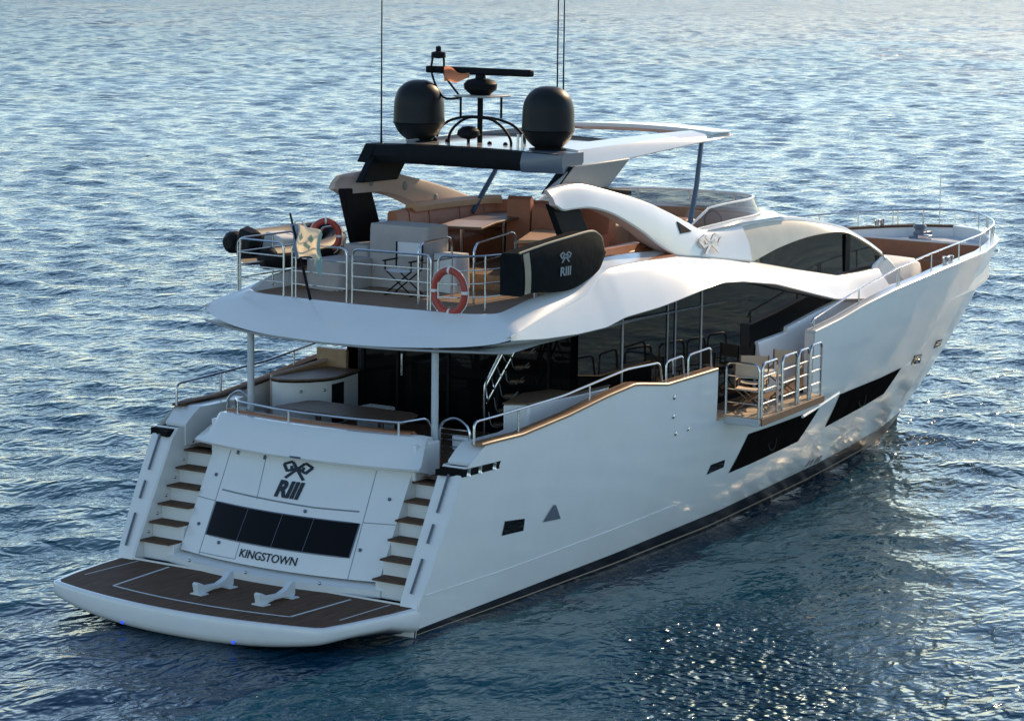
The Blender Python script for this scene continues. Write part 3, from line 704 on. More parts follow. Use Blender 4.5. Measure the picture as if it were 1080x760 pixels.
# side locker with teak top, starboard
for sg in (-1,):
    pl = [(5.75, sg*2.25), (6.0, sg*2.62), (7.6, sg*2.66), (8.6, sg*2.62), (8.6, sg*2.3), (6.85, sg*1.92)]
    lk = MB().prism([(x, y, 2.3) for x, y in pl], (0, 0, .93)).build('side_locker', 'gelcoat', Yt, bevel=.03)
    MB().prism([(x, y, 3.235) for x, y in infl(pl, .02)], (0, 0, .03)).build('locker_top', 'teak_dull', lk, bevel=.006)

# ---------------------------------------------------------------- flybridge deck
out = [(3.42, 0, 4.39), (3.50, 1.1, 4.40), (3.72, 1.9, 4.42), (4.02, 2.6, 4.46), (4.25, 3.05, 4.52), (4.4, 3.32, 4.60), (5.6, 3.19, 4.86), (6.6, 3.10, 5.02), (7.22, 3.05, 5.12), (7.6, 3.01, 5.36), (7.9, 2.98, 5.48)]
inn = [(4.46, 0, 4.93), (4.48, .9, 4.93), (4.55, 1.6, 4.93), (4.62, 2.2, 4.93), (4.75, 2.55, 4.94), (5.0, 2.72, 4.96), (5.6, 2.80, 5.10), (6.5, 2.82, 5.20), (7.15, 2.84, 5.26), (7.5, 2.84, 5.40), (7.85, 2.80, 5.49)]
so = smooth(out[:6], 5) + [(x, tab(x, Ty), tab(x, Ttab)) for x in np.linspace(4.4, 8.06, 26)[1:]]
si = smooth(inn, 5); si = si + [si[-1]]*max(0, len(so) - len(si)); si = si[:len(so)]
fb = MB()
for sg in (-1, 1):
    rows = []
    for a, b in zip(so, si):
        a, b = np.array(a), np.array(b); a[1] *= sg; b[1] *= sg
        ctr = np.array([8, 0, b[2]]); d = (ctr - b); d[2] = 0; d = d/np.linalg.norm(d)
        rows.append([tuple(a), tuple(a*.97 + b*.03 + np.array([0, 0, .012])), tuple(a*.5 + b*.5 + np.array([0, 0, .03])), tuple(b*.97 + a*.03 + np.array([0, 0, .004])), tuple(b), tuple(b + d*.05 + np.array([0, 0, -.01])), tuple(np.array([*(b + d*.07)[:2], 4.86]))])
    fb.grid(rows)
fl = fb.build('flybridge_coaming', 'gelcoat', Yt, ang=40, merge=True)
fd = MB()
edge = [(p[0] + .06, p[1]) for p in smooth(inn, 5) if p[0] < 7.85]
xs = [p for p in edge] + [(16.8, 2.3)]
poly = [(x, -y, 4.88) for x, y in xs[::-1]] + [(x, y, 4.88) for x, y in xs[1:]]
fd.poly(poly); fd.build('flybridge_sole', 'teak_fly', Yt, ang=0)
# soffit
sf = MB(); lo = [(p[0] + .02, p[1]) for p in so if p[2] < 4.62][:26]
soff = [(x, y) for x, y in lo] + [(5.6, 3.1), (9.4, 2.75), (17, 2.45)]
rowsS = [[(x, -y, 4.375), (x, -y*.5, 4.37), (x, 0, 4.37), (x, y*.5, 4.37), (x, y, 4.375)] for x, y in soff]
sf.grid(rowsS); sf.build('soffit', 'gelcoat_matt', Yt)
MB().tube([(x - .01, y, 4.375) for x, y in [(p[0], -p[1]) for p in lo[::-1]] + [(p[0], p[1]) for p in lo[1:]]], .022, 6).build('soffit_trim', 'pillar_grey', Yt)
# sweeping side band
for sg in (-1, 1):
    b = MB(); rows = []
    for x in list(np.linspace(4.4, 19.45, 110)):
        zl, yl, zt, yt = tab(x, Ltab), tab(x, Ly), tab(x, Ttab), tab(x, Ty)
        zt = max(zt, zl + .02); h = zt - zl
        inset = .42 if x > 7.9 else .1 + .32*max(0, (x - 7.2)/.7)
        row = [(x, sg*(yl - .62 + .0), zl - (.16 if x < 9.2 else max(.02, .16 - (x - 9.2)*.1))), (x, sg*(yl - .02), zl - .012), (x, sg*yl, zl + .01)]
        for k in (.2, .4, .6, .8): row.append((x, sg*(yl + (yt - yl)*k + .03*math.sin(math.pi*k)*min(1, h)*min(1, (x - 4.4)/1.6)), zl + h*k))
        row += [(x, sg*(yt + .01), zt - .02), (x, sg*(yt - .02), zt), (x, sg*(yt - .08), zt + .005)] if x > 7.9 else [(x, sg*(yt + .004), zt - .012), (x, sg*(yt - .004), zt - .001), (x, sg*(yt - .08), zt - .03)]
        if x > 7.2: row += [(x, sg*(yt - inset), zt + float(np.interp(x, [8.0, 8.4, 10.9, 11.6, 12.6, 13.0], [0, .10, .10, .24, .30, .0]))), (x, sg*(yt - inset - .02), 4.86)]
        else: row += [(x, sg*(yt - .12), zt - .05), (x, sg*(yt - .13), zt - .06)]
        rows.append(row)
    b.grid(rows); b.poly(rows[-1]); b.build('side_band', 'gelcoat', Yt, ang=38)

# ---------------------------------------------------------------- arch wings and pilothouse
wt = [(6.88, 6.86), (7.2, 6.89), (7.94, 6.91), (8.76, 6.77), (10.09, 6.47), (11.0, 6.2), (11.74, 5.96), (12.34, 5.76), (13.0, 5.72), (14.2, 5.76)]
wb = [(6.96, 6.60), (7.19, 6.50), (7.6, 6.50), (8.14, 6.47), (8.87, 6.30), (9.81, 5.93), (10.29, 5.69), (10.8, 5.47), (11.18, 5.38), (12.42, 5.22), (13.77, 5.04), (14.2, 5.0)]
for sg in (-1, 1):
    w = MB(); rows = []; lin = []
    cb = curve(wb, 6); ct = curve(wt, 6)
    for x in list(np.linspace(6.93, 13.9, 70)):
        zt = tab(x, ct); zb = max(tab(x, cb), tab(x, Ttab) - .02) if x > 10.9 else tab(x, cb)
        if x < 7.19: zb = max(zb, 6.50)
        fwd = min(max((x - 10.5)/3.0, 0), 1)
        yb = 2.50 + .0*fwd; yt = 2.34 - .10*fwd; h = zt - zb
        tk = min(1, .3 + (x - 6.93)/.9)
        pr = [(yb - .02, zb), (yb, zb + .03), (yb + (yt - yb)*.5 + .05*min(1, h*2), zb + h*.5), (yt + .015, zt - .04), (yt - .03, zt), (yt - .03 - .17*tk, zt), (yt - .03 - .20*tk, zt - .04), (yb - .04 - .36*tk, zb + h*.5), (yb - .04 - .32*tk, zb + .02), (yb - .03 - .17*tk, zb)]
        rows.append([(x, sg*a, z) for a, z in pr]); lin.append([(x + .0, sg*(2.24 - .012), zb + .03 + (h*.86 - .03)*k) for k in (0, .5, 1)] if 0 else [(x, sg*(yb - .045 - .17*tk), zb + .004), (x, sg*(yb - .052 - .32*tk), zb + .03), (x, sg*(yb - .052 - .36*tk), zb + h*.5), (x, sg*(yt - .038 - .20*tk), zt - .04), (x, sg*(yt - .036 - .17*tk), zt + .003)])
    c0 = 5 if sg < 0 else 4
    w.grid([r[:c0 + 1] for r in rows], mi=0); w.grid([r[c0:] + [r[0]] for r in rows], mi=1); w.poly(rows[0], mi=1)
    arch = w.build('arch_wing', ['gelcoat', 'beige_lining_bounce'], Yt, ang=40, merge=True)
    for x in (7.7, 8.75, 9.75): MB().ball((x, sg*2.10, tab(x, wt)*.5 + tab(x, wb)*.5 + .02), .075, 10, (1, .3, 1.15)).build('speaker', 'seam', arch)
    # triangular vent, emblem
    if True:
        v = [(11.25, 5.78), (11.25, 6.0), (11.75, 5.78)]
        def wy(x, z):
            zt = tab(x, ct); zb = max(tab(x, cb), tab(x, Ttab) - .02); k = (z - zb)/(zt - zb); fwd = min(max((x - 10.5)/3.0, 0), 1)
            yb = 2.50 + .0*fwd; yt = 2.34 - .10*fwd
            return yb + (yt - yb)*k + .05*math.sin(math.pi*k)*min(1, (zt - zb)*2)
        MB().prism([(x, sg*(wy(x, z) + .015), z) for x, z in v], (0, -sg*.05, 0)).build('arch_vent', 'black_matt', arch)
        vs, fs = emblem_mesh()
        k = .5
        place(vs, fs, lambda u, vv, z: (12.30 + u*.86*(1 if sg < 0 else -1), sg*(wy(12.30, 5.50) + .06 + z*3 - .10*vv), 5.50 + vv*.46), 'crossed_flags', 'bronze', arch)
# struts below the aft end of the wings, pillars above them
for sg in (-1, 1):
    MB().prism([(7.0, sg*2.22, 6.62), (7.85, sg*2.22, 6.60), (8.75, sg*2.40, 5.0), (7.8, sg*2.40, 5.0)], (0, sg*.14, 0)).build('arch_strut', 'black_paint', Yt, bevel=.02)
    pil = MB().prism([(7.45 if sg < 0 else 7.1, sg*1.86, 6.74), (9.4 if sg < 0 else 8.2, sg*1.86, 6.74), (10.0 if sg < 0 else 8.75, sg*1.95, 7.24), (8.05 if sg < 0 else 7.6, sg*1.95, 7.20)], (0, sg*.16, 0)).build('roof_pillar', 'pillar_grey' if sg < 0 else 'black_paint', Yt, bevel=.02)
    if sg < 0: MB().prism([(7.45, sg*1.84, 6.74), (7.54, sg*2.03, 6.74), (8.05, sg*2.12, 7.20), (7.95, sg*1.93, 7.20)], (.12, -sg*.02, 0)).build('pillar_edge', 'black_paint', pil)
    if sg < 0: MB().prism([(9.2, sg*1.75, 6.66), (9.9, sg*1.75, 6.60), (10.0, sg*2.15, 6.56), (9.2, sg*2.15, 6.64)], (0, 0, .1)).build('pillar_base', 'black_paint', pil, bevel=.02)

# pilothouse: eyebrow, side glass and roof
gt = [(14.0, 5.01), (14.5, 5.10), (15.17, 5.21), (16.26, 5.31), (17.35, 5.32), (18.08, 5.25), (18.93, 4.99), (19.72, 4.67), (20.0, 4.50)]
ridge = [(12.0, 5.70), (12.92, 5.67), (14.34, 5.75), (15.72, 5.72), (16.79, 5.60), (18.07, 5.37), (18.54, 5.23), (19.3, 4.96), (19.91, 4.70), (20.2, 4.56)]
cgt, crd = curve(gt, 6), curve(ridge, 6)
for sg in (-1, 1):
    e = MB(); rows = []
    for x in np.linspace(12.6, 19.95, 60):
        zr = tab(x, crd); zg = max(tab(x, cgt), tab(x, Ttab)) if x > 13.6 else tab(x, Ttab) + .02
        zg = min(zg, zr - .03); yg = 2.45 - .02*(x - 13.8) if x > 13.8 else 2.47
        rows.append([(x, sg*(yg - .05), zg - .03), (x, sg*(yg + .01), zg), (x, sg*(yg - .06), zg + (zr - zg)*.5), (x, sg*2.24, zr - .04), (x, sg*2.20, zr)])
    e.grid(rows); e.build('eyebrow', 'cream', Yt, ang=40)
    r = MB(); rows = []
    for x in np.linspace(12.3, 19.95, 50):
        zr = tab(x, crd)
        rows.append([(x, sg*2.245, zr - .035), (x, sg*2.22, zr + .02), (x, sg*2.12, zr + .035), (x, sg*1.95, zr + .03)])
    r.grid(rows); r.build('eyebrow_cap', 'gelcoat', Yt, ang=50)
    g = MB(); rows = []
    for x in np.linspace(13.95, 19.75, 40):
        zg = tab(x, cgt) + .02; zb = tab(x, Ttab) - .05; rows.append([(x, sg*(2.44 - .02*(x - 13.8)), min(zb, zg)), (x, sg*(2.42 - .02*(x - 13.8)), zg)])
    g.grid(rows); pg = g.build('pilothouse_window', 'glass_black', Yt)
    MB().box((18.0, min(sg*2.36, sg*2.385), 4.45), (18.2, max(sg*2.36, sg*2.385), 5.22)).build('mullion', 'black_paint', pg)
roof = MB(); rows = []
for x in np.linspace(16.4, 20.3, 26):
    zr = tab(x, crd) if x < 20 else 4.58 - (x - 20)*.5; row = []
    for y in np.linspace(-2.22, 2.22, 19):
        k = 1 - (y/2.22)**2; row.append((x + .45*k*(x - 16.4)/3.6, y, zr + .02 + .10*k))
    rows.append(row)
roof.grid(rows); roof.build('pilothouse_roof', 'gelcoat', Yt, ang=40)
MB().grid([[(20.3 + .45*(1 - (y/2.22)**2), y, 4.45 + .02 + .1*(1-(y/2.22)**2)) for y in np.linspace(-2.22, 2.22, 19)], [(20.9 + .45*(1 - (y/2.22)**2), y, 3.6) for y in np.linspace(-2.22, 2.22, 19)]]).build('house_front', 'gelcoat', Yt)

for sg in (-1, 1):
    MB().prism([(19.3, sg*2.36, 3.4), (19.3, sg*2.36, 4.46), (19.75, sg*2.34, 4.62), (20.05, sg*2.3, 4.60), (20.4, sg*2.25, 4.45), (21.3, sg*2.2, 3.9), (21.4, sg*2.2, 3.4)], (0, -sg*.3, 0)).build('house_cheek', 'gelcoat', Yt, bevel=.04)
# forward flybridge well: inner lining, windscreen
wl = [(10.6, 1.95), (12.5, 1.95), (14.5, 1.85), (15.6, 1.55), (16.3, .9), (16.5, 0)]
ws = smooth([(a, b, 0) for a, b in wl], 6)
full = [(p[0], -p[1]) for p in ws] + [(p[0], p[1]) for p in ws[::-1][1:]]
def rz(x): return tab(x, [(10, 5.6), (12.0, 5.68), (14, 5.76), (15.5, 5.76), (16.6, 5.72)])
MB().grid([[(x, y, 4.88), (x, y, rz(x) + .0)] for x, y in full]).build('well_lining', 'leather_tan', Yt)
cp = MB(); rows = []
for x, y in full:
    k = math.hypot(x - 12, y); d = Vector((max(x - 13, 0)*.9, y, 0)); d = d.normalized() if d.length > .01 else Vector((1, 0, 0))
    yo = math.copysign(2.28, y) if x < 15.5 else y*1.25
    xo = x if x < 14.5 else x + .5*(x - 14.5)/2
    rows.append([(x, y, rz(x) - .0), (x + d.x*.03, y + d.y*.03, rz(x) + .03), (xo, (y + yo)/2, rz(x) + .035), (xo + .02, yo if abs(y) > 1.2 else y*1.2, rz(x) + .02)])
cp.grid(rows); cp.build('well_coaming', 'gelcoat', Yt, ang=50)
scr = MB(); rows = []; topc = []
for x, y in full:
    if x < 12.4: continue
    h = .30*min(1, (x - 12.4)/.8); d = Vector((max(x - 13, .0), y*1.0, 0)); d = d.normalized() if d.length > .01 else Vector((1, 0, 0))
    a = (x + d.x*.14, y + d.y*.14, rz(x) + .05); b = (x - d.x*.02, y - d.y*.02, rz(x) + .06 + h)
    rows.append([a, b]); topc.append(b)
wsn = scr.grid(rows).build('windscreen', 'glass_smoke', Yt)
MB().tube(topc, .025, 6).build('frame', 'gelcoat', wsn); MB().tube([r[0] for r in rows], .02, 6).build('frame', 'gelcoat', wsn)
for i in (14, 20, 27, 34, 40):
    if i < len(rows): MB().tube(rows[i], .018, 6).build('frame', 'gelcoat', wsn)

# ---------------------------------------------------------------- foredeck
pad = MB(); rows = []
for i, x in enumerate([20.6, 20.7, 21.4, 22.3, 22.75, 22.85]):
    z = [4.1, 4.25, 4.33, 4.33, 4.27, 4.1][i]; rows.append([(x, -1.75, 3.7), (x, -1.75, z - .1), (x, -1.6, z)] + [(x, y, z + .02) for y in np.linspace(-1.2, 1.2, 7)] + [(x, 1.6, z), (x, 1.75, z - .1), (x, 1.75, 3.7)])
pad.grid(rows); pad.poly(rows[-1]); pad.poly(rows[0][::-1]); pad.build('sun_pad', 'cushion_white', Yt, ang=60)
dk = MB(); xs = np.linspace(26.2, 28.05, 14)
dk.grid([[(x, -max(sheer_y(x) - .2, .05), 4.2), (x, 0, 4.22), (x, max(sheer_y(x) - .2, .05), 4.2)] for x in xs]); dk.build('bow_deck', 'gelcoat_matt', Yt)
bl = MB(); rows = []
for y in np.linspace(-1.62, 1.62, 15): rows.append([(26.22, y, 3.6), (26.22, y, 4.24), (26.18, y, 4.27), (26.08, y, 4.25), (26.0, y, 4.0), (25.9, y, 3.92), (25.5, y, 3.9), (25.45, y, 3.85), (25.45, y, 3.6)])
bl.grid(rows); lg = bl.build('bow_lounge', 'leather_brown', Yt, ang=40)
MB().tube([(26.16, -1.66, 4.275), (26.16, 1.66, 4.275)], .03, 6).build('piping', 'cushion_white', lg)
for sg in (-1, 1):
    MB().grid([[(x, sg*(sheer_y(x) - .22), 4.15), (x, sg*(sheer_y(x) - .34), 4.15), (x, sg*(sheer_y(x) - .44), 3.92), (x, sg*(sheer_y(x) - .8), 3.9), (x, sg*(sheer_y(x) - .85), 3.6)] for x in np.linspace(23.8, 26.1, 10)]).build('side_seat', 'leather_brown', lg, ang=40)
wd = MB().lathe([(.001, .36), (.12, .36), (.16, .30), (.11, .22), (.13, .12), (.24, .08), (.26, 0)], (27.1, .42, 4.21), 18).build('windlass', 'blue_grey', Yt)
MB().obox((27.25, .42, 4.30), .5, .28, .18).build('gearbox', 'blue_grey', wd, bevel=.04)
MB().obox((26.95, .2, 4.28), .25, .3, .12).build('brake', 'steel', wd, bevel=.03)
def bollard(x, sg):
    z = sheer_z(x) + .05; y = sg*(sheer_y(x) - .13)
    b = MB().lathe([(.001, .16), (.06, .16), (.05, .1), (.045, 0), (.07, 0)], (x - .14, y, z), 12).build('bollard', 'steel', Yt)
    MB().lathe([(.001, .16), (.06, .16), (.05, .1), (.045, 0), (.07, 0)], (x + .14, y, z), 12).build('bollard_pin', 'steel', b)
    MB().tube([(x - .26, y, z + .13), (x + .26, y, z + .13)], .022, 6).build('bollard_bar', 'steel', b)
for x in (21.4, 27.0): bollard(x, -1); bollard(x, 1)
MB().tube([(28.0, .35, 4.45), (28.0, .35, 5.7)], .012, 6).build('jackstaff', 'steel', Yt)

# ---------------------------------------------------------------- rails
def rail(pts, posts, r=.022, name='guard_rail', mid=()):
    o = MB().tube(pts, r, 8).build(name, 'steel', Yt)
    for a, b in posts: MB().tube([a, b], r*.82, 8).build('post', 'steel', o)
    for q in mid: MB().tube(q, r*.6, 6).build('mid_rail', 'steel', o)
    return o
def cap(x, sg, dz=0, inn=.12): return (x, sg*(sheer_y(x) - inn), sheer_z(x) + .05 + dz)
for sg in (-1, 1):
    rail(fillet([cap(3.50, sg, -.02), cap(3.50, sg, .36), cap(4.1, sg, .36), cap(6.1, sg, .30), cap(8.05, sg, .26), cap(9.2, sg, .36), cap(9.28, sg, -.02)], .12), [(cap(4.75, sg), cap(4.75, sg, .35)), (cap(6.9, sg), cap(6.9, sg, .29))])
    rail(fillet([cap(9.42, sg, -.02), cap(9.42, sg, .36), cap(10.0, sg, .38), cap(10.06, sg, -.02)], .10), [])
    rail(fillet([cap(10.2, sg, -.02), cap(10.2, sg, .36), cap(11.0, sg, .38), cap(11.04, sg, -.02)], .10), [])
    xs = [15.0, 16.9, 18.65, 20.4, 22.05, 23.8, 25.4, 26.5, 27.3, 27.9]
    pts = [cap(14.9, sg, .12)] + [cap(x, sg, min(.36, .2 + .1*i)) for i, x in enumerate(xs)]
    bow = smooth([cap(x, sg, .36) for x in (23.8, 24.6, 25.4, 26.0, 26.5, 27.0, 27.4, 27.75, 27.95, 28.08)], 3)
    allp = [p for p in pts if p[0] < 23.7] + bow
    po = [(cap(x, sg), cap(x, sg, min(.36, .2 + .1*i))) for i, x in enumerate(xs)]
    po += [(cap(18.75, sg), cap(18.75, sg, .36)), (cap(27.4, sg), cap(27.4, sg, .36))]
    rail(allp, po, .020, mid=())
rail([cap(28.08, -1, .36), (28.13, 0, 4.85), cap(28.08, 1, .36)], [((28.1, 0, 4.47), (28.13, 0, 4.85))], .02)

# flybridge aft rails
def fly_rail(corner, ends, zt=5.87):
    "corner: list of plan points (posts stand at the first and the last)"
    z0 = 4.93
    pts = [(corner[0][0], corner[0][1], z0)] + [(x, y, zt) for x, y in corner] + [(corner[-1][0], corner[-1][1], z0)]
    o = MB().tube(fillet(pts, .14), .019, 8).build('flybridge_rail', 'steel', Yt)
    for z in (5.63, 5.4, 5.17): MB().tube([(x, y, z) for x, y in corner], .012, 6).build('mid_rail', 'steel', o)
    for x, y in ends: MB().tube([(x, y, z0), (x, y, zt)], .017, 8).build('post', 'steel', o)
fly_rail([(4.60, 2.72), (4.58, 2.3), (4.53, 1.62)], [(4.59, 2.66)])
fly_rail([(4.52, 1.42), (4.50, .2)], [(4.52, 1.34)])
fly_rail([(4.50, .08), (4.60, -1.52)], [(4.6, -1.46)])
fly_rail([(4.62, -1.66), (4.70, -2.0), (5.1, -2.3), (6.35, -2.5)], [(5.1, -2.3), (6.3, -2.5)])
fly_rail([(4.66, 2.74), (5.6, 2.74), (6.9, 2.74)], [(5.6, 2.74)])
fly_rail([(7.0, 2.74), (8.1, 2.74)], [])
st_rail = MB().tube(fillet([(5.3, -.75, 4.9), (5.3, -.75, 5.95), (6.5, -.6, 5.98), (6.5, -.6, 4.9)], .2), .022, 8).build('stairhead_rail', 'steel', Yt)
MB().tube(fillet([(5.9, -1.5, 4.9), (5.9, -1.5, 5.95), (7.4, -1.35, 6.05), (7.4, -1.35, 4.9)], .2), .022, 8).build('rail_loop', 'steel', st_rail)
MB().tube([(5.9, -1.5, 5.6), (7.4, -1.35, 5.7)], .016, 6).build('mid_rail', 'steel', st_rail)
MB().tube([(5.3, -.75, 5.6), (6.5, -.6, 5.6)], .016, 6).build('mid_rail', 'steel', st_rail)

# ---------------------------------------------------------------- flybridge furniture (built in)
def cushion_run(path, prof, name, m, parent=Yt, ang=45):
    mb = MB(); rows = []
    for i, p in enumerate(path):
        a, b = path[max(i-1, 0)], path[min(i+1, len(path)-1)]; t = Vector((b[0]-a[0], b[1]-a[1], 0)).normalized(); n = Vector((-t.y, t.x, 0))
        rows.append([(p[0] + n.x*d, p[1] + n.y*d, z) for d, z in prof])
    mb.grid(rows); mb.poly(rows[0]); mb.poly(rows[-1][::-1]); return mb.build(name, m, parent, ang=ang)
up_ = MB().prism([(7.9, -2.3, 4.86), (7.9, .3, 4.86), (8.3, 2.2, 4.86), (12.2, 2.2, 4.86), (12.2, -2.3, 4.86)], (0, 0, .29)).build('raised_sole', 'teak_fly', Yt)
seat_prof = [(0, 4.88), (0, 6.1), (-.03, 6.16), (-.14, 6.17), (-.20, 6.10), (-.26, 5.64), (-.75, 5.60), (-.82, 5.54), (-.82, 4.88)]
sofa_path = smooth([(8.0, 1.95, 0), (9.2, 2.08, 0), (10.8, 2.05, 0), (11.4, 1.75, 0), (11.7, 1.1, 0), (11.75, .1, 0), (11.75, -.7, 0)], 5)
cushion_run(sofa_path, seat_prof, 'port_sofa', 'leather', Yt)
for i in range(2, len(sofa_path) - 2, 3):
    p, q = Vector(sofa_path[i-1]), Vector(sofa_path[i+1]); t_ = (q - p).normalized(); n_ = Vector((-t_.y, t_.x, 0)); o_ = Vector(sofa_path[i])
    MB().tube([tuple(o_ + n_*d + Vector((0, 0, z))) for d, z in ((-.05, 6.172), (-.15, 6.172), (-.205, 6.10), (-.262, 5.645), (-.75, 5.605), (-.822, 5.54), (-.822, 5.2))], .008, 5).build('cushion_seam', 'leather_brown', Yt)
cushion_run(sofa_path[3:16], [(.02, 6.12), (.0, 6.22), (-.12, 6.26), (-.24, 6.20), (-.24, 6.10)], 'sofa_roll', 'leather_tan', Yt)
cushion_run(smooth([(10.55, .95, 0), (10.62, .72, 0), (10.68, .5, 0)], 5), [(.10, 5.2), (.05, 6.28), (-.04, 6.34), (-.13, 6.28), (-.2, 5.2)], 'helm_backrest', 'leather', Yt)
cushion_run(smooth([(10.7, .45, 0), (10.75, .1, 0), (10.8, -.2, 0)], 4), [(.10, 5.2), (.06, 6.14), (-.04, 6.2), (-.14, 6.14), (-.2, 5.2)], 'helm_backrest', 'leather', Yt)
cushion_run([(10.6, -1.30, 0), (10.6, -1.8, 0), (9.4, -1.9, 0), (8.0, -1.9, 0)], [(0, 4.88), (0, 5.60), (.06, 5.64), (.16, 5.62), (.22, 5.46), (.8, 5.42), (.84, 4.88)], 'starboard_sofa', 'leather', Yt)
MB().box((9.2, -2.05, 5.2), (11.2, -1.92, 5.52)).build('side_backrest', 'leather', Yt, bevel=.05)
MB().prism([(8.55, -.62, 4.9), (9.0, -1.15, 4.9), (10.9, -.25, 4.9), (10.5, .30, 4.9)], (0, 0, .78)).build('lounger_base', 'leather', Yt, bevel=.04)
MB().prism([(8.5, -.62, 5.68), (9.0, -1.2, 5.68), (10.95, -.25, 5.68), (10.5, .34, 5.68)], (0, 0, .07)).build('lounger_cushion', 'leather_tan', Yt, bevel=.03)
hs = MB().box((15.0, -.3, 4.88), (15.5, .45, 5.62)).build('helm_seat', 'leather_brown', Yt, bevel=.08)
hc = MB().prism([(15.9, -1.2, 4.88), (16.3, -1.2, 4.88), (16.3, -1.2, 5.5), (16.1, -1.2, 5.72), (15.8, -1.2, 5.45)], (0, 1.5, 0)).build('helm_console', 'leather_tan', Yt, bevel=.05)
MB().tube([(15.78 + .0*math.cos(t), -.5 + .2*math.cos(t), 5.55 + .2*math.sin(t)) for t in np.linspace(0, 2*math.pi, 24, endpoint=False)], .018, 6, closed=True).build('wheel', 'black_matt', hc)
MB().box((13.3, 1.2, 4.88), (15.3, 1.85, 5.45)).build('forward_sofa', 'leather_tan', Yt, bevel=.06)
MB().box((13.6, -1.8, 4.88), (15.2, -1.2, 5.40)).build('companion_seat', 'leather_tan', Yt, bevel=.06)

# ---------------------------------------------------------------- hardtop with its gear
def ht_z(x, y): return 7.42 + .05*(1 - (y/2.2)**2) + .008*(x - 8)
ht = MB()
aftp = [(7.66, y) for y in np.linspace(-1.98, 2.0, 9)]
rows = []
for x in np.linspace(7.72, 10.3, 8): rows.append([(x, y, ht_z(x, y)) for y in np.linspace(-1.95, 2.0, 13)])
ht.grid(rows); top = ht.build('hardtop', 'roof_tan', Yt)
ab = MB(); rows = []
for y in np.linspace(-1.28, 2.22, 15): rows.append([(7.74, y, ht_z(7.7, y) + .004), (7.66, y, ht_z(7.7, y) - .02), (7.60, y, 7.22), (7.64, y, 7.10), (7.9, y, 7.08), (10.2, y, 7.16)])
ab.grid(rows); ab.poly(rows[0]); ab.poly(rows[-1][::-1]); ab.build('aft_beam', 'black_paint', top, ang=35)
MB().prism([(7.66, 2.22, 7.42), (10.2, 2.22, 7.46), (10.2, 2.22, 7.16), (8.2, 2.22, 7.08), (7.5, 2.30, 7.08)], (0, -.25, 0)).build('beam_end', 'black_paint', top, bevel=.02)
cb_ = MB(); rows = []
for y in np.linspace(-2.05, -1.285, 5):
    k = max(0, (-y - 1.3)/.75); rows.append([(7.80 + .12*k, y, ht_z(7.7, y) + .008), (7.66 + .15*k, y, ht_z(7.7, y) - .02), (7.60 + .2*k, y, 7.24), (7.64 + .2*k, y, 7.08), (8.5, y, 7.10), (8.5, y, ht_z(8.5, y) - .0)])
cb_.grid(rows, cu=True); cb_.poly(rows[0]); cb_.poly(rows[-1][::-1]); cb_.build('corner_block', 'blue_grey', top, ang=35)
def beam(sg):
    b = MB(); rows = []; low = []
    for x in np.linspace(8.46 if sg < 0 else 7.9, 14.0, 30):
        t = (x - 8.46)/5.54; t = max(t, 0)
        yo = sg*(2.08 - .12*t); zl = 7.10 + .33*t**.85; zt = ht_z(x, 2.0) + .03 + .02*math.sin(t*3.1)
        yi = sg*(1.45 + .0*t); zt = max(zt, zl + .03)
        rows.append([(x, yo - sg*.03, zl), (x, yo, zl + .02), (x, yo - sg*.05, zl + (zt - zl)*.6), (x, yo - sg*.13, zt), (x, yi, zt + .05), (x, yi, zl + .06)])
    b.grid(rows, cu=True); b.poly(rows[0]); b.poly(rows[-1][::-1]); b.build('roof_beam', 'gelcoat', top, ang=35)
    MB().grid([[(r[4][0], r[4][1] - sg*.004, r[4][2] - .004), (r[5][0], r[5][1] - sg*.004, r[5][2])] for r in rows]).build('beam_inside', 'blue_grey', top)
beam(-1); beam(1)
fr = MB(); rows = []
for y in np.linspace(-1.96, 1.96, 21):
    k = 1 - (y/1.96)**2; xf = 13.98 + .75*k; z = ht_z(xf, y) + .06
    q = .25 + .75*min(1, k*1.6); rows.append([(13.2 + .25*k, y, z - .05), (13.2 + .25*k, y, z + .02), (xf - .3, y, z), (xf, y, z - .03*q), (xf - .02, y, z - .08*q), (13.3 + .25*k, y, z - .12*q)])
fr.grid(rows, cu=True); fr.poly(rows[0]); fr.poly(rows[-1][::-1]); fr.build('front_beam', 'gelcoat', top, ang=35)
rb = MB(); rows = []
for i, x in enumerate(np.linspace(10.3, 10.75, 7)):
    rows.append([(x, y, 7.42 + (.05 if i % 2 else 0) + .04*(1 - (y/1.4)**2)) for y in np.linspace(-1.42, 1.42, 9)])
rb.grid(rows); can = rb.build('folding_canopy', 'rubber_tan', top, ang=60)
for x in (10.72, 10.82): MB().tube([(x, -1.40, 7.44), (x, 0, 7.49), (x, 1.40, 7.44)], .045, 8).build('canopy_roll', 'rubber_black', can)
for sg, a, b in ((-1, (12.98, -1.84, 7.36), (12.58, -1.84, 5.7)), (1, (11.9, 1.80, 7.40), (10.6, 1.86, 5.95))):
    MB().tube([a, tuple((np.array(a) + np.array(b))/2 + np.array([.05, 0, 0])), b], [.045, .05, .055], 10).build('roof_post', 'pole_blue', top)
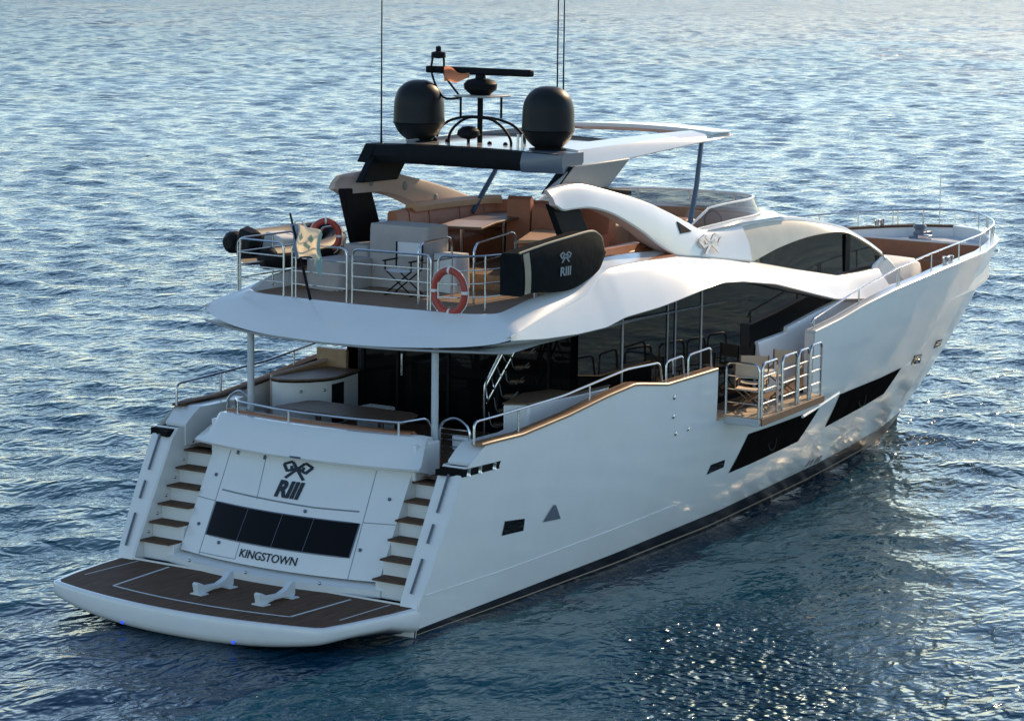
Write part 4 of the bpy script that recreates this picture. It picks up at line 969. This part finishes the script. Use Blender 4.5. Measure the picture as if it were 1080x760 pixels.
def radome(x, y):
    pr = [(.001, 1.12), (.12, 1.11), (.24, 1.07), (.35, .985), (.42, .88), (.46, .74), (.47, .58), (.475, .42), (.48, .335), (.475, .32), (.465, .30), (.40, .17), (.30, .06), (.24, .02), (.24, -.05)]
    pr = curve(pr[::-1], 3)
    d = MB().lathe(pr, (x, y, 7.47), 36).build('radome', 'dome_black', top, ang=60)
    MB().tube([(x + .481*math.cos(t), y + .481*math.sin(t), 7.795) for t in np.linspace(0, 2*math.pi, 40, endpoint=False)], .009, 5, closed=True).build('joint_ring', 'black_matt', d)
    MB().lathe([(.34, 0), (.34, .04), (.2, .05)], (x, y, 7.43), 24).build('radome_base', 'black_matt', d)
radome(8.5, 1.60); radome(8.35, -1.38)
for x, y in ((7.98, -.98), (7.98, -1.08)): MB().tube([(x, y, 7.35), (x, y, 7.72)], .025, 8).build('flood_light', 'steel', top)
def antenna(x, y, h): MB().tube([(x, y, 7.40), (x, y, 7.8), (x, y, h)], [.022, .016, .009], 6).build('antenna', 'black_paint', top)
antenna(8.0, 2.1, 11.2); antenna(8.75, -1.30, 11.2); antenna(8.95, -1.30, 11.2)
# radar mast
mast = MB().tube([(8.7, .36, 7.45), (8.7, .36, 8.33)], .05, 8).build('radar_mast', 'black_paint', top)
def hoop(x, y0, y1, z, lean):
    P = [(x, y0, 7.42), (x, y0 - .02*np.sign(y0 - y1), 7.62), (x, y0 + (y1 - y0)*.12, 7.80), (x, y0 + (y1 - y0)*.3, z - .02), (x, (y0 + y1)/2, z), (x, y0 + (y1 - y0)*.7, z - .03), (x, y0 + (y1 - y0)*.88, 7.79), (x, y1, 7.58), (x, y1, 7.38)]
    return MB().tube(smooth(P, 4), .026, 7).build('hoop', 'black_paint', mast)
hoop(8.3, .78, -.60, 7.96, 0); hoop(9.0, 1.54, -.42, 7.92, 0)
for x, y in ((8.45, .62), (8.95, .50), (8.6, .25), (8.95, .06)): MB().tube([(x, y, 7.92), (x, y, 8.31)], .022, 6).build('leg', 'black_paint', mast)
MB().box((8.35, -.05, 8.31), (9.1, .72, 8.345)).build('radar_shelf', 'pillar_grey', mast, bevel=.01)
MB().lathe([(.001, 0), (.18, 0), (.30, .10), (.31, .20), (.24, .27), (.10, .30), (.09, .36), (.001, .36)], (8.72, .37, 8.35), 20).build('radar_motor', 'black_paint', mast)
MB().obox((8.72, .40, 8.775), .16, 2.34, .13, rad(0)).build('radar_scanner', 'black_paint', mast, bevel=.03)
f1 = smooth([(8.6, .72, 8.28), (8.6, 1.05, 8.62), (8.6, 1.11, 8.75), (8.6, 1.12, 9.0), (8.6, 1.20, 9.10), (8.6, 1.30, 9.10), (8.6, 1.37, 9.0), (8.6, 1.38, 8.68), (8.6, 1.13, 8.28), (8.6, .72, 8.28)], 4)
lf = MB().tube(f1, .022, 6).build('light_frame', 'black_paint', mast)
MB().lathe([(.001, .22), (.05, .20), (.05, .12), (.13, .10), (.14, 0), (.001, -.02)], (8.6, 1.24, 9.0), 14).build('mast_light', 'black_paint', lf)
MB().lathe([(.001, .17), (.12, .15), (.2, .08), (.215, 0), (.13, -.06), (.03, -.08), (.025, -.22)], (8.45, .44, 7.62), 20).build('gps_dome', 'black_paint', top)
for x, y in ((8.6, 1.3), (8.5, .95), (8.5, .0), (8.5, -.35)): MB().ball((x, y, 7.48), .045, 8).build('roof_light', 'black_matt', top)

# ---------------------------------------------------------------- starboard balcony (folded-down bulwark)
zb = 2.40
bp = [(11.45, -3.30), (11.45, -4.12), (14.75, -3.66), (14.75, -3.30)]
bal = MB().prism([(x, y, zb - .12) for x, y in bp], (0, 0, .12)).build('balcony', 'gelcoat_matt', Yt, bevel=.015)
MB().prism([(11.15, -3.42, zb - .05), (11.15, -2.65, zb - .05), (14.78, -2.65, zb - .05), (14.78, -3.30, zb - .05)], (0, 0, .045)).build('balcony_sill', 'balcony_teak', bal)
MB().prism([(x, y, zb) for x, y in infl(bp, .0)], (0, 0, .022)).build('balcony_deck', 'balcony_teak', bal)
MB().prism([(11.43, -3.30, zb - .13), (11.43, -4.14, zb - .13), (11.43, -4.14, zb - .02), (11.43, -3.30, zb - .02)], (-.03, 0, 0)).build('balcony_edge', 'post_paint', bal, bevel=.01)
MB().prism([(11.45, -4.145, zb - .12), (14.75, -3.685, zb - .12), (14.75, -3.685, zb + .02), (11.45, -4.145, zb + .02)], (0, -.03, 0)).build('balcony_edge', 'teak_dull', bal, bevel=.01)
MB().tube([(13.6, -3.86, zb - .25), (14.6, -3.68, zb - .19), (15.9, -3.42, zb - .12)], .028, 8).build('balcony_hinge', 'gelcoat', bal)
def brail(a, b, h=.98, bars=3):
    a, b = np.array([*a, zb + .02]), np.array([*b, zb + .02]); up = np.array([0, 0, h])
    o = MB().tube(fillet([a, a + up, b + up, b], .14), .026, 8).build('balcony_rail', 'steel', bal)
    for k in range(1, bars + 1): MB().tube([a + up*k/(bars + 1), b + up*k/(bars + 1)], .014, 6).build('mid_rail', 'steel', o)
brail((11.5, -3.36), (11.5, -4.07), 1.0); brail((11.58, -4.09), (12.35, -3.98), 1.02); brail((12.6, -3.95), (13.35, -3.84), 1.02)
brail((13.45, -3.83), (14.0, -3.75), 1.02); brail((14.1, -3.74), (14.68, -3.66), 1.05)

# ---------------------------------------------------------------- loose things
def director_chair(loc, rz, label, group, frame='chair_wood', cloth='canvas_white'):
    r = tag(empty('director_chair', loc, rz), label, 'chair', group)
    w, d = .27, .22
    for s in (-1, 1):
        MB().tube([(-d, s*w, 0), (d, -s*w*.0 + s*w, 0)], .014, 6).build('foot_bar', frame, r)
        MB().tube([(d*.8, -s*w, .02), (d*.8, s*w, .44)], .014, 6).build('leg', frame, r)
        MB().tube([(-d*.8, -s*w, .02), (-d*.8, s*w, .44)], .014, 6).build('leg', frame, r)
        MB().box((-d, s*w - .025, .60), (d + .03, s*w + .025, .625)).build('armrest', frame, r, bevel=.008)
        MB().tube([(-d*.85, s*w, .44), (-d*.85 - .02, s*w, .92)], .016, 6).build('back_post', frame, r)
        MB().tube([(d*.85, s*w, .44), (d*.85, s*w, .61)], .014, 6).build('arm_post', frame, r)
    MB().grid([[(x, y, .445 - .03*(1 - (y/w)**2)) for x in np.linspace(-d, d, 5)] for y in np.linspace(-w, w, 9)]).build('seat', cloth, r)
    MB().grid([[(-d*.85 - .02 - .03*(1 - (y/w)**2), y, z) for z in (.66, .76, .84, .91)] for y in np.linspace(-w, w, 9)]).build('backrest', cloth, r)
    return r
director_chair((12.1, -3.55, zb + .022), rad(20), 'wooden folding chair nearest the aft railing of the open balcony', 'folding chairs on the balcony', cloth='canvas_tan')
director_chair((12.85, -3.20, zb + .022), rad(-150), 'wooden folding chair in the middle of the open balcony', 'folding chairs on the balcony', cloth='canvas_tan')
director_chair((13.9, -3.30, zb + .022), rad(200), 'wooden folding chair at the forward end of the balcony by the hull', 'folding chairs on the balcony', cloth='canvas_tan')
tb = tag(empty('side_table', (13.35, -3.05, zb + .022)), 'small pale side table between the balcony chairs', 'table')
MB().lathe([(.001, .56), (.28, .56), (.28, .60), (.001, .60)], (0, 0, 0), 24).build('table_top', 'canvas_white', tb)
MB().tube([(0, 0, .02), (0, 0, .56)], .03, 8).build('leg', 'steel', tb); MB().lathe([(.001, .0), (.2, 0), (.18, .025), (.001, .03)], (0, 0, 0), 20).build('base', 'steel', tb)
director_chair((6.35, .35, 4.885), rad(185), 'dark framed director chair with white canvas on the upper deck behind the rail', None, 'black_matt')

# cockpit dining table
t = tag(empty('dining_table', (5.1, .6, 2.3)), 'long brown wooden dining table in the aft cockpit', 'table')
MB().prism([(-.55, -1.35, .58), (-.42, -1.5, .58), (.42, -1.2, .58), (.52, -1.0, .58), (.52, 1.12, .58), (.40, 1.25, .58), (-.40, 1.35, .58), (-.52, 1.2, .58)], (0, 0, .045)).build('table_top', 'wood_table', t, bevel=.012)
for y in (-.7, .7): MB().tube([(0, y, 0), (0, y, .58)], .06, 10).build('leg', 'steel', t)
s = tag(empty('footstool', (6.35, .95, 2.3)), 'small white box stool beside the cockpit dining table', 'stool')
MB().box((-.2, -.28, 0), (.2, .28, .42)).build('base', 'gelcoat_matt', s, bevel=.02); MB().box((-.21, -.29, .425), (.21, .29, .50)).build('cushion', 'cushion_white', s, bevel=.03)
# flybridge dining table
t = tag(empty('deck_table', (9.75, .95, 5.16)), 'brown teak table in front of the terracotta sofa on the upper deck', 'table')
tt = MB().prism([(-1.68, -.07, .74), (-1.4, -.9, .74), (-.25, -.45, .74), (2.15, -.02, .74), (1.8, .88, .74), (-.40, .36, .74)], (0, 0, .045)).build('table_top', 'wood_table', t, bevel=.012)
MB().prism([(-1.66, -.08, .787), (-1.4, -.88, .787), (-.28, -.46, .787), (-.48, .32, .787)], (0, 0, .006)).build('leaf', 'wood_tan', tt)
for x in (-.7, .7): MB().tube([(x, .05, 0), (x, .05, .74)], .05, 10).build('leg', 'steel', t)
# covered furniture
def cover(name, loc, sx, sy, sz, label, m='canvas_grey', flare=.05, rz=0):
    r = empty(name, loc, rz); mb = MB(); rows = []; n = 48
    for z, k in ((0, 1.0), (sz*.3, .6), (sz*.7, .25), (sz*.93, 0), (sz, -.5), (sz*1.005, -2.5)):
        row = []
        for i in range(n):
            t = 2*math.pi*i/n; c, s_ = math.cos(t), math.sin(t); e = .28
            x = math.copysign(abs(c)**e, c)*sx/2; y = math.copysign(abs(s_)**e, s_)*sy/2
            f = 1 + k*flare*.5/max(sx, .3) + (.014*math.sin(i*2.9)*max(k, 0))
            row.append((x*f, y*f, z + (.01*math.sin(i*1.7) if z == 0 else 0)))
        rows.append(row)
    rows.append([(0, 0, sz*1.01)]*n)
    mb.grid(rows, cu=True); mb.build('fabric_cover', m, r, ang=50)
    return tag(r, label, 'furniture cover')
cover('furniture_cover', (7.3, .93, 4.885), .75, 1.35, 1.15, 'tall box shaped furniture under a beige grey fabric cover on the upper deck')
cover('furniture_cover', (7.35, 1.95, 4.885), .7, .6, .72, 'low grey fabric cover left of the tall covered box, by the black strut')
cover('furniture_cover', (6.5, 1.9, 4.885), 1.1, .8, .52, 'low grey draped lounger cover between the flag and the covered box')
cover('furniture_cover', (7.3, -.02, 4.885), .5, .5, .68, 'small pale covered stool right of the tall covered box', 'canvas_white')
# quilted black cover with emblem on the starboard side
cv = tag(empty('fitted_cover', (5.2, -3.0, 5.0)), 'black fitted cover with crossed flags emblem over the deck equipment, starboard side', 'fitted cover')
def cvy(x): return -2.98 + .03*(x - 5.2) - .10*math.sin(min(max((x - 5.2)/2.7, 0), 1)*math.pi)
topc = curve([(5.14, 5.95), (5.6, 6.02), (6.19, 6.09), (7.26, 6.16), (7.66, 6.10), (7.88, 5.95), (7.93, 5.75)], 5)
botc = curve([(5.14, 5.22), (5.6, 5.25), (6.39, 5.20), (6.91, 5.24), (7.68, 5.42), (7.88, 5.58), (7.93, 5.72)], 5)
rows = []
for x in np.linspace(5.16, 7.92, 40):
    zt, zb_ = tab(x, topc), tab(x, botc); h = zt - zb_; y = cvy(x)
    th = .42*min(1, max(.12, (7.95 - x)/.5))
    rows.append([(x, y + .02, zb_), (x, y, zb_ + .04), (x, y - .03, zb_ + h*.5), (x, y, zt - .04), (x, y + .03, zt), (x, y + th - .03, zt - .02), (x, y + th, zt - .08), (x, y + th, zb_)])
M = MB(); M.grid(rows, cu=True); M.poly(rows[0]); M.poly(rows[-1][::-1])
body = M.build('fabric', 'black_cover', cv, ang=50); body.location = (-5.2, 3.0, -5.0)
e1 = MB().tube([r[4] for r in rows], .022, 6).build('piping', 'cover_edge', cv); e1.location = (-5.2, 3.0, -5.0)
rows2 = [[(x, cvy(x) - .012 - .03*math.sin((k)*math.pi), tab(x, botc) + (tab(x, topc) - tab(x, botc))*k) for k in np.linspace(.03, .97, 7)] for x in np.linspace(5.20, 5.36, 6)]
e2 = MB().grid([[(p[0] + .06*(1 - i/6), p[1] - .006, p[2]) for i, p in enumerate(r)] for r in rows2]).build('end_panel', 'cover_edge', cv); e2.location = (-5.2, 3.0, -5.0)
vs, fs = emblem_mesh()
q = place([Vector((v.x*.36, v.y*.23, v.z)) for v in vs], fs, lambda u, v, z: (6.38 + u, cvy(6.38) - .045 - z, 5.80 + v), 'emblem', 'lettering_pale', cv); q.location = (-5.2, 3.0, -5.0)
vs, fs = text_mesh('RIII', .215, .05, .004); q = place(vs, fs, lambda u, v, z: (6.38 + u*1.2, cvy(6.38) - .045 - z, 5.55 + v), 'emblem_letters', 'lettering_pale', cv); q.location = (-5.2, 3.0, -5.0)

# life ring on the aft starboard rail
def life_ring(loc, rz, label, R0=.32, r0=.062):
    lr = tag(empty('life_ring', loc, rz), label, 'life ring')
    def tor(t0, t1, n): return [(0, R0*math.cos(t), R0*math.sin(t)*1.12) for t in np.linspace(t0, t1, n)]
    MB().tube(tor(0, 2*math.pi*47/48, 48), r0, 12, closed=True).build('ring', 'ring_red', lr, ang=60)
    for k in range(4):
        a = k*math.pi/2; MB().tube(tor(a - .07, a + .07, 5), r0*1.06, 12).build('band', 'ring_white', lr, ang=60)
    MB().tube([(-.01, (R0 + r0*1.25)*math.cos(t), (R0*1.12 + r0*1.25)*math.sin(t) - .02*abs(math.sin(4*t))) for t in np.linspace(0, 2*math.pi*47/48, 48)], .008, 5, closed=True).build('grab_line', 'ring_white', lr)
life_ring((4.62, -1.90, 5.28), rad(0), 'red life ring with white bands hanging on the rail beside the black fitted cover')
life_ring((7.05, 2.66, 5.72), rad(40), 'red and white life ring half hidden behind the flag, next to the inflatable tender', .25, .055)
# flag on its staff
fg = tag(empty('flag', (4.40, .92, 4.93)), 'yellow flag with green diamonds drooping from a dark staff at the aft rail', 'flag')
MB().tube([(0, 0, 0), (.02, .47, 1.48)], [.026, .018], 8).build('staff', 'black_paint', fg)
def flag_pt(u, v):
    base = np.array([.02, .43 - .0*u, 1.32]) * 1.0
    y = .42 - .10*v - u*.78*(1 - .20*v) + .03*math.sin(u*9 + v*2); z = 1.30 - v*.62*(1 - .10*u) - u*.12 + .10*math.sin(u*3.2)*(.4 + v) - .16*u*u*v
    x = -.06 + .09*math.sin(u*10 + v*2.0) + .04*math.sin(v*7 + u*3)
    return (x, y, z)
for nm, m, u0, u1 in (('blue_band', 'flag_blue', 0, .16), ('yellow_band', 'flag_yellow', .16, .80), ('green_band', 'flag_green', .80, 1)):
    MB().grid([[flag_pt(u, v) for v in np.linspace(0, 1, 16)] for u in np.linspace(u0, u1, max(4, int(30*(u1 - u0))))]).build(nm, m, fg, ang=0).data.shade_smooth()
for (uc, vc) in ((.38, .35), (.60, .35), (.49, .62)):
    rows = [[(lambda p: (p[0] - .006, p[1], p[2]))(flag_pt(uc + .07*(1 - abs(s_))*q, vc + .14*s_)) for q in (-1, -.5, 0, .5, 1)] for s_ in np.linspace(-1, 1, 9)]
    MB().grid(rows).build('diamond', 'flag_green', fg, ang=0)
# small orange pennant on the radar mast
pn = tag(empty('pennant', (8.6, 1.08, 8.62)), 'small orange and white pennant fluttering on the radar mast', 'pennant')
MB().grid([[(.03*math.sin(u*8) - .04, -u*.55, .22 - .22*u*.5 + v*(-.30 + .2*u) + .03*math.sin(u*7 + v)) for v in np.linspace(0, 1, 6)] for u in np.linspace(0, 1, 12)]).build('cloth', 'orange_cloth', pn, ang=0).data.shade_smooth()

# inflatable tender on the port side of the upper deck
td = tag(empty('inflatable_tender', (6.6, 3.22, 5.32), rad(-3)), 'black inflatable tender with pale seat stowed on the port side of the upper deck', 'tender')
tube_path = smooth([(-1.45, -.52, .22), (-.6, -.55, .24), (.5, -.52, .30), (1.15, -.30, .42), (1.38, 0, .50), (1.15, .30, .42), (.5, .52, .30), (-.6, .55, .24), (-1.45, .52, .22)], 6)
td.scale = (.84, .84, .84); td.rotation_euler = (rad(15), rad(2), rad(-3))
rr_ = [.13] + [.24]*(len(tube_path) - 2) + [.13]
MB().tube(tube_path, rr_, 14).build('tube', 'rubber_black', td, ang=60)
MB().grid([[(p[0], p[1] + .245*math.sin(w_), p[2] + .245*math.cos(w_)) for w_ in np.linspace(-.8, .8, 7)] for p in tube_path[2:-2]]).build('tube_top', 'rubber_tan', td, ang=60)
hl = MB(); rows = []
for x in np.linspace(-1.3, 1.2, 9):
    w_ = .5*math.sqrt(max(0, 1 - max(0, (x - .2)/1.05)**2)); rows.append([(x, -w_, .18), (x, -w_*.5, -.02), (x, 0, -.12 + .1*max(0, x)), (x, w_*.5, -.02), (x, w_, .18)])
hl.grid(rows); hl.build('floor', 'rubber_black', td)
st = MB().box((-.75, -.34, .05), (-.05, .16, .60)).build('seat', 'canvas_white', td, bevel=.08, segs=3)
MB().prism([(-1.55, -.20, .15), (-1.15, -.20, .15), (-1.15, -.20, .62), (-1.30, -.20, .74), (-1.55, -.20, .66)], (0, .4, 0)).build('outboard', 'rubber_black', td, bevel=.05)
con = MB().prism([(.25, -.25, .1), (.75, -.25, .1), (.65, -.25, .62), (.35, -.25, .70)], (0, .5, 0)).build('console', 'leather_brown', td, bevel=.05)
MB().tube([(.26 - .08*math.sin(t), .2*math.cos(t), .66 + .18*math.sin(t)) for t in np.linspace(0, 2*math.pi, 24, endpoint=False)], .02, 6, closed=True).build('steering_wheel', 'ring_white', con)
mb = MB()
